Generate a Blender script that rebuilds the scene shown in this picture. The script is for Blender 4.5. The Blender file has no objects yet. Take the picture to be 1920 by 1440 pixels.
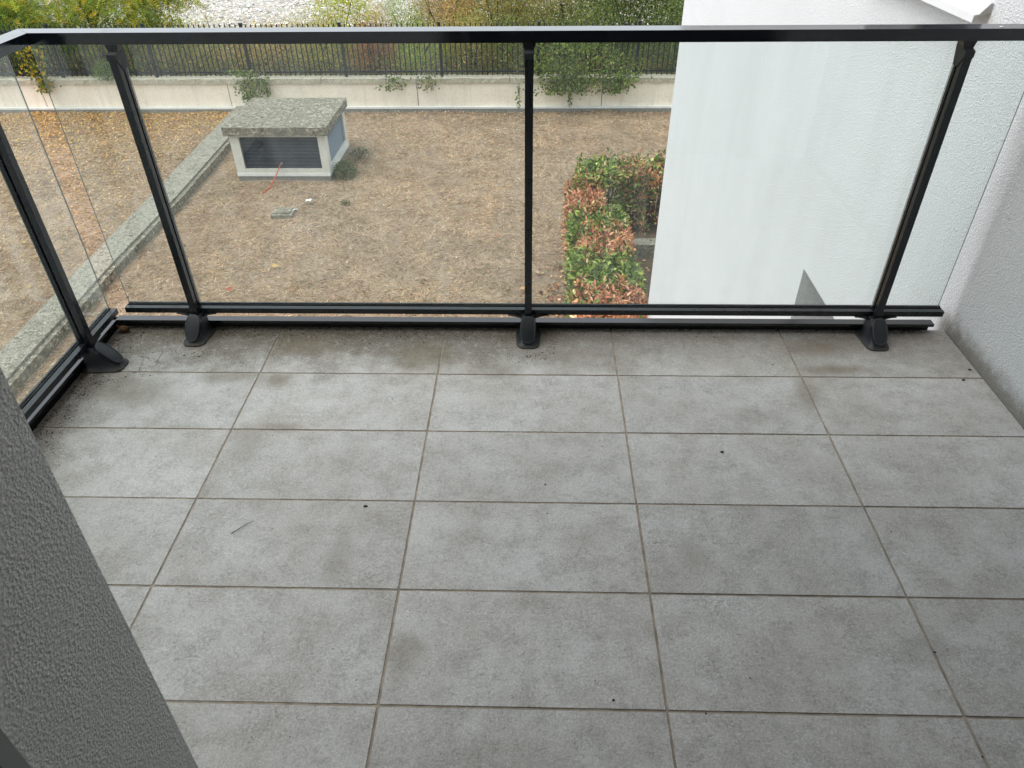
import bpy, bmesh, math, random
import numpy as np
from mathutils import Vector, Matrix, Euler

random.seed(11)
rng = np.random.default_rng(11)
scene = bpy.context.scene
COL = scene.collection
R = math.radians

# ------------------------------------------------------------------ camera, world, light, exposure
cam = bpy.data.cameras.new('camera'); cam_o = bpy.data.objects.new('camera', cam); COL.objects.link(cam_o)
cam_o.location = (0.91586, -1.94798, 1.45091)
cam_o.rotation_euler = (0.918211432, 0.0103672039, 0.0266327952)
cam.sensor_width = 36.0; cam.sensor_fit = 'HORIZONTAL'; cam.lens = 36.0 * 1365.07 / 1920.0
cam.clip_start = 0.02; cam.clip_end = 500
scene.camera = cam_o

SUN_EL, SUN_AZ = R(60), R(-108)          # azimuth from +y (away from the camera) towards -x
world = bpy.data.worlds.new('World'); scene.world = world; world.use_nodes = True
wn = world.node_tree.nodes; wl = world.node_tree.links
sky = wn.new('ShaderNodeTexSky'); sky.sky_type = 'NISHITA'; sky.sun_disc = False
sky.sun_elevation = SUN_EL; sky.sun_rotation = SUN_AZ; sky.dust_density = 5.0; sky.air_density = 1.0; sky.ozone_density = 1.0
hsv = wn.new('ShaderNodeHueSaturation'); hsv.inputs['Saturation'].default_value = 0.42
bg = wn['Background']; bg.inputs['Strength'].default_value = 0.15
cloud = wn.new('ShaderNodeMix'); cloud.data_type = 'RGBA'; cloud.inputs[0].default_value = 0.72      # an even overcast layer over the clear sky
cloud.inputs[7].default_value = (5.9, 6.35, 6.75, 1)
wl.new(sky.outputs[0], hsv.inputs['Color']); wl.new(hsv.outputs[0], cloud.inputs[6]); wl.new(cloud.outputs[2], bg.inputs['Color'])

sun = bpy.data.lights.new('sun', 'SUN'); sun_o = bpy.data.objects.new('sun', sun); COL.objects.link(sun_o)
sun.energy = 0.85; sun.angle = R(38); sun.color = (1.0, 0.965, 0.91)
sd = Vector((math.sin(SUN_AZ) * math.cos(SUN_EL), math.cos(SUN_AZ) * math.cos(SUN_EL), math.sin(SUN_EL)))
sun_o.rotation_euler = sd.to_track_quat('Z', 'Y').to_euler(); sun_o.location = sd * 30

scene.view_settings.view_transform = 'Standard'; scene.view_settings.look = 'None'
scene.view_settings.gamma = 1.0; scene.view_settings.use_curve_mapping = False
scene.view_settings.exposure = 1.04
scene.cycles.max_bounces = 8; scene.cycles.transparent_max_bounces = 16

# ------------------------------------------------------------------ node helpers
class NT:
    def __init__(s, name):
        s.m = bpy.data.materials.new(name); s.m.use_nodes = True
        s.n = s.m.node_tree.nodes; s.l = s.m.node_tree.links
        s.b = s.n['Principled BSDF']; s.out = s.n['Material Output']
        s.pos = s.n.new('ShaderNodeNewGeometry').outputs['Position']
    def set(s, sock, v):
        if hasattr(v, 'is_output'): s.l.new(v, sock)
        else:
            if isinstance(v, (tuple, list)) and len(v) == 3 and sock.type == 'RGBA': v = (*v, 1)
            sock.default_value = v
    def noise(s, scale, detail=4, rough=0.55, vec=None, dist=0.0):
        t = s.n.new('ShaderNodeTexNoise'); t.inputs['Scale'].default_value = scale; t.inputs['Detail'].default_value = detail
        t.inputs['Roughness'].default_value = rough; t.inputs['Distortion'].default_value = dist
        s.set(t.inputs['Vector'], vec if vec is not None else s.pos); return t.outputs['Fac']
    def voro(s, scale, vec=None, feature='F1', out='Distance'):
        t = s.n.new('ShaderNodeTexVoronoi'); t.feature = feature; t.inputs['Scale'].default_value = scale
        s.set(t.inputs['Vector'], vec if vec is not None else s.pos); return t.outputs[out]
    def mapping(s, scale=(1, 1, 1), loc=(0, 0, 0), vec=None, rot=(0, 0, 0)):
        t = s.n.new('ShaderNodeMapping'); t.inputs['Scale'].default_value = scale; t.inputs['Location'].default_value = loc
        t.inputs['Rotation'].default_value = rot
        s.set(t.inputs['Vector'], vec if vec is not None else s.pos); return t.outputs[0]
    def math(s, op, a, b=0.0, c=0.0, clamp=False):
        t = s.n.new('ShaderNodeMath'); t.operation = op; t.use_clamp = clamp
        s.set(t.inputs[0], a); s.set(t.inputs[1], b); s.set(t.inputs[2], c); return t.outputs[0]
    def rng(s, v, a, b, c=0.0, d=1.0, smooth=True):
        t = s.n.new('ShaderNodeMapRange'); t.interpolation_type = 'SMOOTHSTEP' if smooth else 'LINEAR'
        for i, q in enumerate((v, a, b, c, d)): s.set(t.inputs[i], q)
        return t.outputs[0]
    def mix(s, f, a, b, mode='MIX'):
        t = s.n.new('ShaderNodeMix'); t.data_type = 'RGBA'; t.blend_type = mode; t.clamp_factor = True
        s.set(t.inputs[0], f); s.set(t.inputs[6], a); s.set(t.inputs[7], b); return t.outputs[2]
    def sep(s, v=None):
        t = s.n.new('ShaderNodeSeparateXYZ'); s.set(t.inputs[0], v if v is not None else s.pos); return t.outputs
    def attr(s, name):
        t = s.n.new('ShaderNodeAttribute'); t.attribute_name = name; return t.outputs['Color']
    def bump(s, h, strength=0.5, dist=0.002, normal=None):
        t = s.n.new('ShaderNodeBump'); t.inputs['Strength'].default_value = strength; t.inputs['Distance'].default_value = dist
        s.set(t.inputs['Height'], h)
        if normal is not None: s.l.new(normal, t.inputs['Normal'])
        return t.outputs[0]
    def fin(s, color=None, rough=0.8, spec=0.3, normal=None, metallic=0.0):
        if color is not None: s.set(s.b.inputs['Base Color'], color)
        s.set(s.b.inputs['Roughness'], rough); s.set(s.b.inputs['Specular IOR Level'], spec)
        s.set(s.b.inputs['Metallic'], metallic)
        if normal is not None: s.l.new(normal, s.b.inputs['Normal'])
        return s.m

def blob(n, x, y, rx, ry, wob=0.35, sc=9.0):
    """a stain of its own irregular outline at a place on the floor: 1 inside, 0 outside"""
    X, Y, Z = n.sep()
    dx = n.math('DIVIDE', n.math('SUBTRACT', X, x), rx); dy = n.math('DIVIDE', n.math('SUBTRACT', Y, y), ry)
    d = n.math('SQRT', n.math('ADD', n.math('MULTIPLY', dx, dx), n.math('MULTIPLY', dy, dy)))
    d = n.math('ADD', d, n.math('MULTIPLY', n.math('SUBTRACT', n.noise(sc, 5), 0.5), wob * 4))
    return n.rng(d, 1.15, 0.25)

# ------------------------------------------------------------------ materials
def m_tile():
    n = NT('porcelain tile')
    oi = n.n.new('ShaderNodeObjectInfo')
    rnd = oi.outputs['Random']
    off = n.n.new('ShaderNodeCombineXYZ'); n.set(off.inputs[0], n.math('MULTIPLY', rnd, 37.0)); n.set(off.inputs[1], n.math('MULTIPLY', rnd, 91.0))
    va = n.n.new('ShaderNodeVectorMath'); va.operation = 'ADD'; n.l.new(n.pos, va.inputs[0]); n.l.new(off.outputs[0], va.inputs[1])
    v = va.outputs[0]
    big = n.noise(4.0, 7, 0.62, v); mid = n.noise(13, 9, 0.72, v); fine = n.noise(85, 8, 0.86, v); gr = n.noise(210, 5, 0.9, v); vein = n.noise(9, 8, 0.75, n.mapping((0.6, 1.5, 1), (3, 1, 0), v), 0.8)
    c = n.mix(n.rng(big, 0.32, 0.68), (0.530, 0.504, 0.464), (0.635, 0.625, 0.605))
    c = n.mix(n.math('MULTIPLY', n.rng(mid, 0.44, 0.66), 0.34), c, (0.31, 0.282, 0.245))
    c = n.mix(n.math('MULTIPLY', n.rng(vein, 0.50, 0.70), 0.30), c, (0.60, 0.605, 0.605))
    patchy = n.rng(mid, 0.36, 0.64)
    spk = n.math('MULTIPLY', n.rng(fine, 0.42, 0.64), n.math('ADD', 0.25, n.math('MULTIPLY', patchy, 0.75)))
    c = n.mix(n.math('MULTIPLY', spk, 0.70), c, (0.22, 0.198, 0.170))
    clus = n.rng(n.noise(8, 7, 0.75, n.mapping((1, 1, 1), (11, 5, 2), v)), 0.42, 0.62)
    pit = n.math('MULTIPLY', n.rng(n.noise(120, 6, 0.80, v), 0.50, 0.72), n.math('ADD', 0.18, n.math('MULTIPLY', clus, 0.82)))
    c = n.mix(n.math('MULTIPLY', pit, 0.85), c, (0.245, 0.208, 0.165))
    c = n.mix(n.math('MULTIPLY', n.math('MULTIPLY', clus, n.rng(big, 0.65, 0.40)), 0.26), c, (0.35, 0.31, 0.25))
    c = n.mix(n.math('MULTIPLY', n.rng(gr, 0.42, 0.60), 0.45), c, (0.25, 0.232, 0.208))
    c = n.mix(n.math('MULTIPLY', n.rng(gr, 0.50, 0.36), 0.35), c, (0.72, 0.72, 0.715))
    # dirt that gathers along the rail and in the left corner, and single brown stains
    X, Y, Z = n.sep()
    w1 = n.noise(7, 6, 0.65); w2 = n.noise(38, 6, 0.72)
    band = n.rng(n.math('ADD', Y, n.math('MULTIPLY', n.math('SUBTRACT', w1, 0.5), 0.55)), -0.05, 0.19)
    fade = n.rng(X, 1.7, 0.2, 0.40, 1.0)
    left = n.rng(n.math('ADD', X, n.math('MULTIPLY', n.math('SUBTRACT', w1, 0.5), 0.5)), -0.30, -0.66)
    dirt = n.math('MAXIMUM', n.math('MULTIPLY', band, fade), left)
    pep = n.rng(n.noise(190, 3, 0.7), 0.50, 0.60)
    dirt = n.math('MULTIPLY', dirt, n.rng(w2, 0.26, 0.50), clamp=True)
    c = n.mix(n.math('MULTIPLY', dirt, 0.80), c, (0.165, 0.138, 0.095))
    c = n.mix(n.math('MULTIPLY', n.math('MULTIPLY', dirt, pep), 0.8), c, (0.035, 0.028, 0.02))
    for (bx, by, rx, ry, f, cc) in ((1.90, 0.17, .14, .06, .55, (.20, .145, .085)), (1.93, 0.04, .15, .035, .6, (.19, .145, .085)),
                                    (1.80, -0.07, .05, .10, .5, (.20, .165, .11)), (0.55, 0.10, .14, .12, .6, (.17, .14, .08)), (0.12, 0.16, .2, .07, .5, (.19, .15, .09)),
                                    (0.07, -0.04, .06, .05, .6, (.17, .15, .085)), (0.15, -0.28, .10, .035, .55, (.19, .16, .10)),
                                    (0.06, -0.36, .06, .13, .35, (.24, .21, .16)), (0.64, -1.03, .05, .07, .45, (.21, .18, .12)), (1.32, -0.75, .04, .08, .4, (.23, .20, .14)),
                                    (1.78, -1.0, .09, .06, .35, (.20, .18, .13)), (0.43, -0.77, .05, .11, .4, (.22, .19, .14)), (1.60, -0.2, .12, .05, .3, (.23, .21, .17)), (0.9, 0.22, .16, .05, .55, (.17, .14, .09)),
                                    (0.78, 0.03, .1, .07, .4, (.21, .18, .12)), (-0.1, -0.02, .12, .05, .5, (.19, .16, .1)), (1.1, 0.12, .13, .05, .3, (.24, .2, .15)), (-0.40, -0.1, .17, .09, .5, (.17, .14, .1))):
        c = n.mix(n.math('MULTIPLY', blob(n, bx, by, rx, ry), f), c, cc)
    sp = n.rng(n.noise(330, 1, 0.5), 0.74, 0.79)
    c = n.mix(n.math('MULTIPLY', n.math('MULTIPLY', sp, n.rng(n.noise(3.3, 3), 0.45, 0.6)), 0.7), c, (0.05, 0.045, 0.04))
    tone = n.math('ADD', 0.94, n.math('MULTIPLY', rnd, 0.12))
    cm = n.n.new('ShaderNodeVectorMath'); cm.operation = 'SCALE'; n.l.new(c, cm.inputs[0]); n.l.new(tone, cm.inputs['Scale'])
    h = n.math('ADD', n.math('MULTIPLY', mid, 1.6), n.math('ADD', n.math('MULTIPLY', fine, 0.9), n.math('SUBTRACT', n.math('MULTIPLY', gr, 0.5), n.math('MULTIPLY', pit, 0.5))))
    nm = n.bump(h, 0.85, 0.003)
    ro = n.rng(mid, 0.3, 0.7, 0.36, 0.58)
    return n.fin(cm.outputs[0], ro, 0.5, nm)

def m_render(name, base, dark, grain=235.0, strength=0.75, dist=0.004, stains=False):
    n = NT(name)
    a = n.noise(grain, 3, 0.6); b = n.voro(grain * 0.75); k = n.noise(grain * 0.33, 2, 0.5)
    h = n.math('ADD', n.math('MULTIPLY', a, 1.0), n.math('ADD', n.math('MULTIPLY', b, 0.8), n.math('MULTIPLY', k, 0.8)))
    c = n.mix(n.rng(n.noise(1.3, 5, 0.6), 0.3, 0.7), base, tuple(x * 0.955 for x in base))
    c = n.mix(n.math('MULTIPLY', n.rng(a, 0.60, 0.38), 0.5), c, dark)
    if stains:
        X, Y, Z = n.sep()
        w = n.noise(26, 6, 0.7); w2 = n.noise(6, 5, 0.6)
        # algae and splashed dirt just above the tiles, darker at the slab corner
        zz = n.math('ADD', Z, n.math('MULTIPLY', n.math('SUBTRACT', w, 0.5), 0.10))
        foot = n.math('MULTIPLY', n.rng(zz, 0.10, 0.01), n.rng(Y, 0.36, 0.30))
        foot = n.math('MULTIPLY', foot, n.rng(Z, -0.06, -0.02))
        # greyer on the balcony side, the strip by the rail keeps the base colour
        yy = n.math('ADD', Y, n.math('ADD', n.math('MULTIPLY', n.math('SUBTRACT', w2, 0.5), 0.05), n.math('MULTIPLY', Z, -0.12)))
        inner_grey = n.math('MULTIPLY', n.rng(yy, 0.30, 0.215), n.rng(Z, -0.03, 0.01))
        c = n.mix(n.math('MULTIPLY', inner_grey, 0.50), c, (0.46, 0.47, 0.46))
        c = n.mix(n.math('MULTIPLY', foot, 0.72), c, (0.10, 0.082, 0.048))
        streak = n.rng(n.noise(3.0, 5, 0.6, n.mapping((1, 1.6, 0.16))), 0.50, 0.72)
        c = n.mix(n.math('MULTIPLY', streak, 0.03), c, (0.45, 0.46, 0.44))
    return n.fin(c, 0.9, 0.15, n.bump(h, strength, dist))

def m_simple(name, color, rough=0.5, spec=0.4, var=0.08, nscale=30, bump=0.0, bscale=200, metallic=0.0):
    n = NT(name)
    f = n.noise(nscale, 5, 0.6)
    c = n.mix(n.rng(f, 0.3, 0.7), tuple(x * (1 - var) for x in color), tuple(min(1, x * (1 + var)) for x in color))
    nm = n.bump(n.noise(bscale, 3), bump, 0.001) if bump else None
    return n.fin(c, n.rng(f, 0.2, 0.8, max(0.02, rough - 0.08), rough + 0.08), spec, nm, metallic)

def m_powder(name, color, rough, spec=0.45, dust=1.0):
    """powder-coated aluminium with dust lying on faces that look up"""
    n = NT(name)
    g = n.n.new('ShaderNodeNewGeometry'); nz = n.sep(g.outputs['Normal'])[2]
    d = n.math('MULTIPLY', n.rng(nz, 0.6, 1.0), n.rng(n.noise(16, 4, 0.6), 0.3, 0.8))
    c = n.mix(n.math('MULTIPLY', d, 0.14 * dust), color, (0.20, 0.19, 0.175))
    sm = n.rng(n.noise(12, 6, 0.65, n.mapping((1, 1, 0.25))), 0.45, 0.8)
    c = n.mix(n.math('MULTIPLY', sm, 0.05), c, (0.18, 0.19, 0.20))
    return n.fin(c, n.math('ADD', n.rng(sm, 0, 1, rough - 0.04, rough + 0.14), n.math('MULTIPLY', d, 0.15 * dust)), spec, n.bump(n.noise(900, 2), 0.06, 0.0005))

def m_concrete(name, lo, hi, dark, scale=1.0, lichen=0.0, streaks=0.0):
    n = NT(name)
    a = n.noise(3.2 * scale, 7, 0.65); b = n.noise(22 * scale, 6, 0.7); f = n.noise(95 * scale, 4, 0.7)
    c = n.mix(n.rng(a, 0.3, 0.7), lo, hi)
    c = n.mix(n.math('MULTIPLY', n.rng(b, 0.48, 0.7), 0.40), c, dark)
    if lichen:
        g1 = n.noise(9 * scale, 7, 0.85); g2 = n.noise(14 * scale, 4, 0.75, n.mapping((1, 1, 1), (7, 3, 1)))
        area = n.rng(a, 0.35, 0.62, 0.35, 1.0)
        c = n.mix(n.math('MULTIPLY', n.math('MULTIPLY', n.rng(g1, 0.44, 0.54), lichen), area), c, (0.075, 0.072, 0.054))
        c = n.mix(n.math('MULTIPLY', n.rng(g2, 0.55, 0.62), lichen * 0.8), c, (0.50, 0.465, 0.365))
    if streaks:
        s = n.rng(n.noise(2.4, 6, 0.65, n.mapping((1.6, 1.6, 0.14))), 0.50, 0.72)
        c = n.mix(n.math('MULTIPLY', s, streaks), c, dark)
        holes = n.rng(n.voro(1.35, n.mapping((1, 0.0, 1.9))), 0.055, 0.03)
        c = n.mix(n.math('MULTIPLY', holes, 0.35), c, dark)
    h = n.math('ADD', b, n.math('MULTIPLY', f, 0.6))
    return n.fin(c, 0.9, 0.2, n.bump(h, 0.5, 0.006))

def m_ground(name, cols, scales=(0.5, 3.5, 38), bump=0.6, dist=0.02):
    n = NT(name)
    c = n.mix(n.rng(n.noise(scales[0], 6, 0.6), 0.35, 0.65), cols[0], cols[1])
    c = n.mix(n.math('MULTIPLY', n.rng(n.noise(scales[1], 6, 0.65), 0.42, 0.66), 0.6), c, cols[2])
    f = n.noise(scales[2], 5, 0.75)
    c = n.mix(n.math('MULTIPLY', n.rng(f, 0.5, 0.68), 0.7), c, cols[3])
    return n.fin(c, 0.95, 0.1, n.bump(f, bump, dist))

def m_leaf(name, trans=0.35, rough=0.5, spec=0.3):
    n = NT(name)
    c = n.attr('col')
    n.fin(c, rough, spec)
    t = n.n.new('ShaderNodeBsdfTranslucent'); n.l.new(c, t.inputs['Color'])
    mx = n.n.new('ShaderNodeMixShader'); mx.inputs[0].default_value = trans
    n.l.new(n.b.outputs[0], mx.inputs[1]); n.l.new(t.outputs[0], mx.inputs[2]); n.l.new(mx.outputs[0], n.out.inputs['Surface'])
    return n.m

def m_glass():
    n = NT('dusty clear glass')
    n.n.remove(n.b)
    tr = n.n.new('ShaderNodeBsdfTransparent'); tr.inputs[0].default_value = (0.934, 0.966, 0.958, 1)
    gl = n.n.new('ShaderNodeBsdfGlossy'); gl.inputs['Roughness'].default_value = 0.01; gl.inputs['Color'].default_value = (1, 1, 1, 1)
    g = n.n.new('ShaderNodeNewGeometry'); dt = n.n.new('ShaderNodeVectorMath'); dt.operation = 'DOT_PRODUCT'
    n.l.new(g.outputs['Incoming'], dt.inputs[0]); n.l.new(g.outputs['Normal'], dt.inputs[1])
    fres = n.math('ADD', 0.04, n.math('MULTIPLY', 0.96, n.math('POWER', n.math('SUBTRACT', 1.0, n.math('ABSOLUTE', dt.outputs['Value'])), 5.0)))   # Schlick, alike on both faces of the pane
    m1 = n.n.new('ShaderNodeMixShader'); n.l.new(fres, m1.inputs[0]); n.l.new(tr.outputs[0], m1.inputs[1]); n.l.new(gl.outputs[0], m1.inputs[2])
    df = n.n.new('ShaderNodeBsdfDiffuse'); df.inputs[0].default_value = (0.72, 0.76, 0.75, 1)
    tl = n.n.new('ShaderNodeBsdfTranslucent'); tl.inputs[0].default_value = (0.72, 0.76, 0.75, 1)
    dd = n.n.new('ShaderNodeMixShader'); dd.inputs[0].default_value = 0.5; n.l.new(df.outputs[0], dd.inputs[1]); n.l.new(tl.outputs[0], dd.inputs[2])
    s = n.rng(n.noise(3.0, 6, 0.6, n.mapping((3.5, 3.5, 0.35))), 0.38, 0.78, 0.014, 0.062)
    dots = n.math('MULTIPLY', n.rng(n.noise(120, 2, 0.6), 0.70, 0.78), 0.05)
    m2 = n.n.new('ShaderNodeMixShader'); n.l.new(n.math('ADD', s, dots), m2.inputs[0]); n.l.new(m1.outputs[0], m2.inputs[1]); n.l.new(dd.outputs[0], m2.inputs[2])
    n.l.new(m2.outputs[0], n.out.inputs['Surface'])
    return n.m

M = {}
M['tile'] = m_tile()
M['grout'] = m_simple('sandy grout', (0.33, 0.28, 0.225), 0.95, 0.1, 0.25, 25, 0.5, 400)
M['slab'] = m_concrete('balcony slab concrete', (.42, .41, .39), (.5, .49, .46), (.25, .24, .22))
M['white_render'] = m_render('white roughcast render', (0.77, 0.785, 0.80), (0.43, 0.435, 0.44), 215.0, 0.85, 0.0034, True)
M['soffit'] = m_simple('white painted soffit', (0.78, 0.78, 0.76), 0.9, 0.1, 0.03)
M['grey_render'] = m_render('grey roughcast render', (0.76, 0.755, 0.735), (0.45, 0.445, 0.42), 330.0, 0.75, 0.0030)
M['alu'] = m_powder('anthracite powder coat', (0.0085, 0.0115, 0.0145), 0.30)
M['alu_bar'] = m_powder('anthracite powder coat smooth', (0.006, 0.0085, 0.0115), 0.12, 0.7, 0.3)
M['shoe'] = m_powder('weathered dark aluminium', (0.017, 0.020, 0.023), 0.50)
M['cover'] = m_powder('dark cover cap', (0.011, 0.015, 0.019), 0.38)
M['trim'] = m_simple('worn cover edge', (0.075, 0.078, 0.075), 0.55, 0.4, 0.2)
M['flange'] = m_simple('dusty worn shoe flange', (0.060, 0.055, 0.046), 0.7, 0.3, 0.35, 90)
M['gasket'] = m_simple('black rubber', (0.012, 0.012, 0.011), 0.7, 0.3)
M['glass'] = m_glass()
M['glass_edge'] = m_simple('green glass edge', (0.11, 0.17, 0.155), 0.15, 0.6)
M['sill'] = m_simple('white lacquered aluminium', (0.80, 0.81, 0.83), 0.35, 0.5, 0.02)
M['sill_cap'] = m_simple('grey end cap', (0.36, 0.35, 0.32), 0.6, 0.3, 0.15)
M['frame_grey'] = m_simple('grey aluminium frame', (0.23, 0.235, 0.23), 0.4, 0.5, 0.03)
M['window_glass'] = m_simple('dark window glass', (0.03, 0.035, 0.04), 0.05, 0.6, 0.02)
M['shutter'] = m_simple('grey roller shutter', (0.45, 0.46, 0.45), 0.5, 0.4, 0.04)
M['room'] = m_simple('room plaster', (0.42, 0.41, 0.40), 0.9, 0.1, 0.03)
M['wall_panel'] = m_concrete('cast concrete panel', (.81, .72, .60), (.86, .775, .66), (.54, .47, .37), 0.8, 0, 0.42)
M['coping'] = m_concrete('rough weathered coping', (.46, .42, .325), (.60, .55, .44), (.22, .195, .14), 2.0, 0.5)
M['plinth'] = m_concrete('dark damp concrete', (.20, .20, .185), (.27, .265, .245), (.11, .11, .10), 1.5, 0.0, 0.3)
M['flash'] = m_simple('white metal flashing', (0.74, 0.74, 0.71), 0.4, 0.4, 0.06, 6)
M['cap'] = m_concrete('lichen covered concrete', (.155, .138, .10), (.36, .325, .25), (.10, .088, .062), 1.1, 1.0)
M['path'] = m_concrete('aggregate concrete strip', (.27, .25, .20), (.35, .325, .265), (.15, .135, .10), 1.8, 0.9)
M['vent_wall'] = m_concrete('pale vent concrete', (.62, .605, .545), (.69, .675, .61), (.34, .33, .28), 1.5, 0, 0.3)
M['slat'] = m_simple('dark grey slats', (0.075, 0.083, 0.102), 0.45, 0.45, 0.12, 5)
M['slat_pale'] = m_simple('blue grey slats', (0.16, 0.19, 0.23), 0.42, 0.5, 0.08, 5)
M['dark'] = m_simple('dark void', (0.008, 0.008, 0.010), 0.9, 0.1)
M['fence'] = m_simple('blue black fence paint', (0.010, 0.014, 0.021), 0.45, 0.45, 0.1, 3)
M['lawn'] = m_ground('dry lawn soil', ((.30, .225, .16), (.27, .205, .148), (.36, .28, .20), (.15, .11, .078)), (0.35, 2.2, 30), 0.7, 0.02)
M['bed'] = m_ground('garden bed earth', ((.13, .095, .065), (.10, .078, .055), (.17, .12, .08), (.06, .045, .03)), (0.8, 5, 45))
M['bank'] = m_ground('overgrown bank earth', ((.10, .085, .05), (.075, .07, .04), (.15, .11, .06), (.05, .04, .025)), (0.4, 3, 20))
M['gravel'] = m_ground('pale river gravel', ((.50, .475, .425), (.42, .40, .355), (.55, .53, .49), (.22, .205, .175)), (0.15, 1.2, 7), 1.0, 0.15)
M['stone'] = m_leaf('pale river stone', 0.0, 0.9, 0.1)
M['leaf'] = m_leaf('laurel leaf', 0.22, 0.42, 0.4)
M['dead'] = m_leaf('dry leaf', 0.25, 0.75, 0.15)
M['foliage'] = m_leaf('wild foliage', 0.45, 0.6, 0.2)
M['grass'] = m_leaf('dry grass blades', 0.30, 0.8, 0.1)
M['twig'] = m_simple('brown bark', (0.075, 0.050, 0.035), 0.9, 0.1, 0.3, 12)
M['bark'] = m_simple('dark bark', (0.055, 0.040, 0.030), 0.9, 0.1, 0.4, 20, 0.6, 60)
M['debris'] = m_leaf('dirt crumbs', 0.0, 0.95, 0.1)
M['red'] = m_simple('red plastic sleeve', (0.52, 0.10, 0.055), 0.5, 0.4, 0.1)
M['white_thing'] = m_simple('white specks', (0.75, 0.74, 0.70), 0.8, 0.2, 0.05)
M['pod'] = m_simple('brown seed pod', (0.10, 0.055, 0.025), 0.8, 0.2, 0.5, 200, 0.8, 500)

# ------------------------------------------------------------------ object helpers
def link(name, me, parent=None, loc=None):
    o = bpy.data.objects.new(name, me); COL.objects.link(o)
    if parent is not None: o.parent = parent
    if loc is not None: o.location = loc
    return o

def origin(parent):
    v = Vector((0, 0, 0))
    while parent is not None:
        v += parent.location; parent = parent.parent
    return v

def thing(name, label, cat, loc=(0, 0, 0), group=None):
    o = link(name, None, None, loc); o.empty_display_size = 0.1
    return tag(o, label, cat, group)

def tag(o, label=None, cat=None, group=None, kind=None):
    if label: o['label'] = label
    if cat: o['category'] = cat
    if group: o['group'] = group
    if kind: o['kind'] = kind
    return o

def finish(bm, name, mat, parent=None, bevel=0.0, smooth=False, seg=2, kind=None, label=None):
    """bmesh in world coordinates -> one mesh object under parent"""
    if bevel:
        es = [e for e in bm.edges if len(e.link_faces) == 2 and e.calc_face_angle(0) > 0.5]
        bmesh.ops.bevel(bm, geom=es, offset=bevel, segments=seg, profile=0.6, affect='EDGES', clamp_overlap=True)
    bmesh.ops.recalc_face_normals(bm, faces=bm.faces)
    off = origin(parent)
    if off.length: bmesh.ops.translate(bm, verts=bm.verts, vec=-off)
    me = bpy.data.meshes.new(name); bm.to_mesh(me); bm.free()
    for m in (mat if isinstance(mat, (list, tuple)) else [mat]): me.materials.append(m)
    if smooth:
        for p in me.polygons: p.use_smooth = True
        me.set_sharp_from_angle(angle=R(32))
    o = link(name, me, parent)
    return tag(o, label, None, None, kind)

def box(bm, x0, x1, y0, y1, z0, z1):
    v = [bm.verts.new((x, y, z)) for z in (z0, z1) for (x, y) in ((x0, y0), (x1, y0), (x1, y1), (x0, y1))]
    fs = [bm.faces.new([v[i] for i in q]) for q in ((3, 2, 1, 0), (4, 5, 6, 7), (0, 1, 5, 4), (1, 2, 6, 5), (2, 3, 7, 6), (3, 0, 4, 7))]
    return fs

def boxo(name, mat, parent, *a, bevel=0.0, kind=None, label=None):
    bm = bmesh.new(); box(bm, *a); return finish(bm, name, mat, parent, bevel, kind=kind, label=label)

def prism(bm, pts, z0, z1, axis='z'):
    """closed 2-D outline extruded along an axis"""
    def P(a, b, t): return {'z': (a, b, t), 'x': (t, a, b), 'y': (a, t, b)}[axis]
    lo = [bm.verts.new(P(a, b, z0)) for a, b in pts]; hi = [bm.verts.new(P(a, b, z1)) for a, b in pts]
    n = len(pts)
    bm.faces.new(lo[::-1]); bm.faces.new(hi)
    for i in range(n): bm.faces.new((lo[i], lo[(i + 1) % n], hi[(i + 1) % n], hi[i]))

def rings(bm, loops, cap=True):
    L = [[bm.verts.new(p) for p in lp] for lp in loops]; n = len(L[0])
    for a, b in zip(L, L[1:]):
        for i in range(n): bm.faces.new((a[i], a[(i + 1) % n], b[(i + 1) % n], b[i]))
    if cap: bm.faces.new(L[0][::-1]); bm.faces.new(L[-1])

def tube(bm, pts, rad, n=6):
    pts = [Vector(p) for p in pts]; rs = rad if isinstance(rad, (list, tuple)) else [rad] * len(pts)
    loops = []
    for i, p in enumerate(pts):
        d = (pts[min(i + 1, len(pts) - 1)] - pts[max(i - 1, 0)]).normalized()
        u = d.cross(Vector((0, 0, 1)) if abs(d.z) < 0.9 else Vector((1, 0, 0))).normalized(); w = d.cross(u)
        loops.append([p + (u * math.cos(2 * math.pi * k / n) + w * math.sin(2 * math.pi * k / n)) * rs[i] for k in range(n)])
    rings(bm, loops)

def np_mesh(name, V, F, mat, cols=None, parent=None, kind=None, smooth=False):
    off = origin(parent); V = np.asarray(V, np.float32) - np.array(off, np.float32)
    F = np.asarray(F, np.int32); k = F.shape[1]
    me = bpy.data.meshes.new(name)
    me.vertices.add(len(V)); me.vertices.foreach_set('co', V.ravel())
    me.loops.add(F.size); me.loops.foreach_set('vertex_index', F.ravel())
    me.polygons.add(len(F)); me.polygons.foreach_set('loop_start', np.arange(0, F.size, k, dtype=np.int32))
    me.polygons.foreach_set('loop_total', np.full(len(F), k, np.int32))
    if smooth: me.polygons.foreach_set('use_smooth', np.ones(len(F), bool))
    if cols is not None:
        a = me.color_attributes.new('col', 'FLOAT_COLOR', 'POINT')
        a.data.foreach_set('color', np.concatenate([cols, np.ones((len(cols), 1))], 1).astype(np.float32).ravel())
    me.update(calc_edges=True); me.materials.append(mat)
    return tag(link(name, me, parent), kind=kind)

def unit(a): return a / np.maximum(np.linalg.norm(a, axis=1, keepdims=True), 1e-9)

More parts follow.
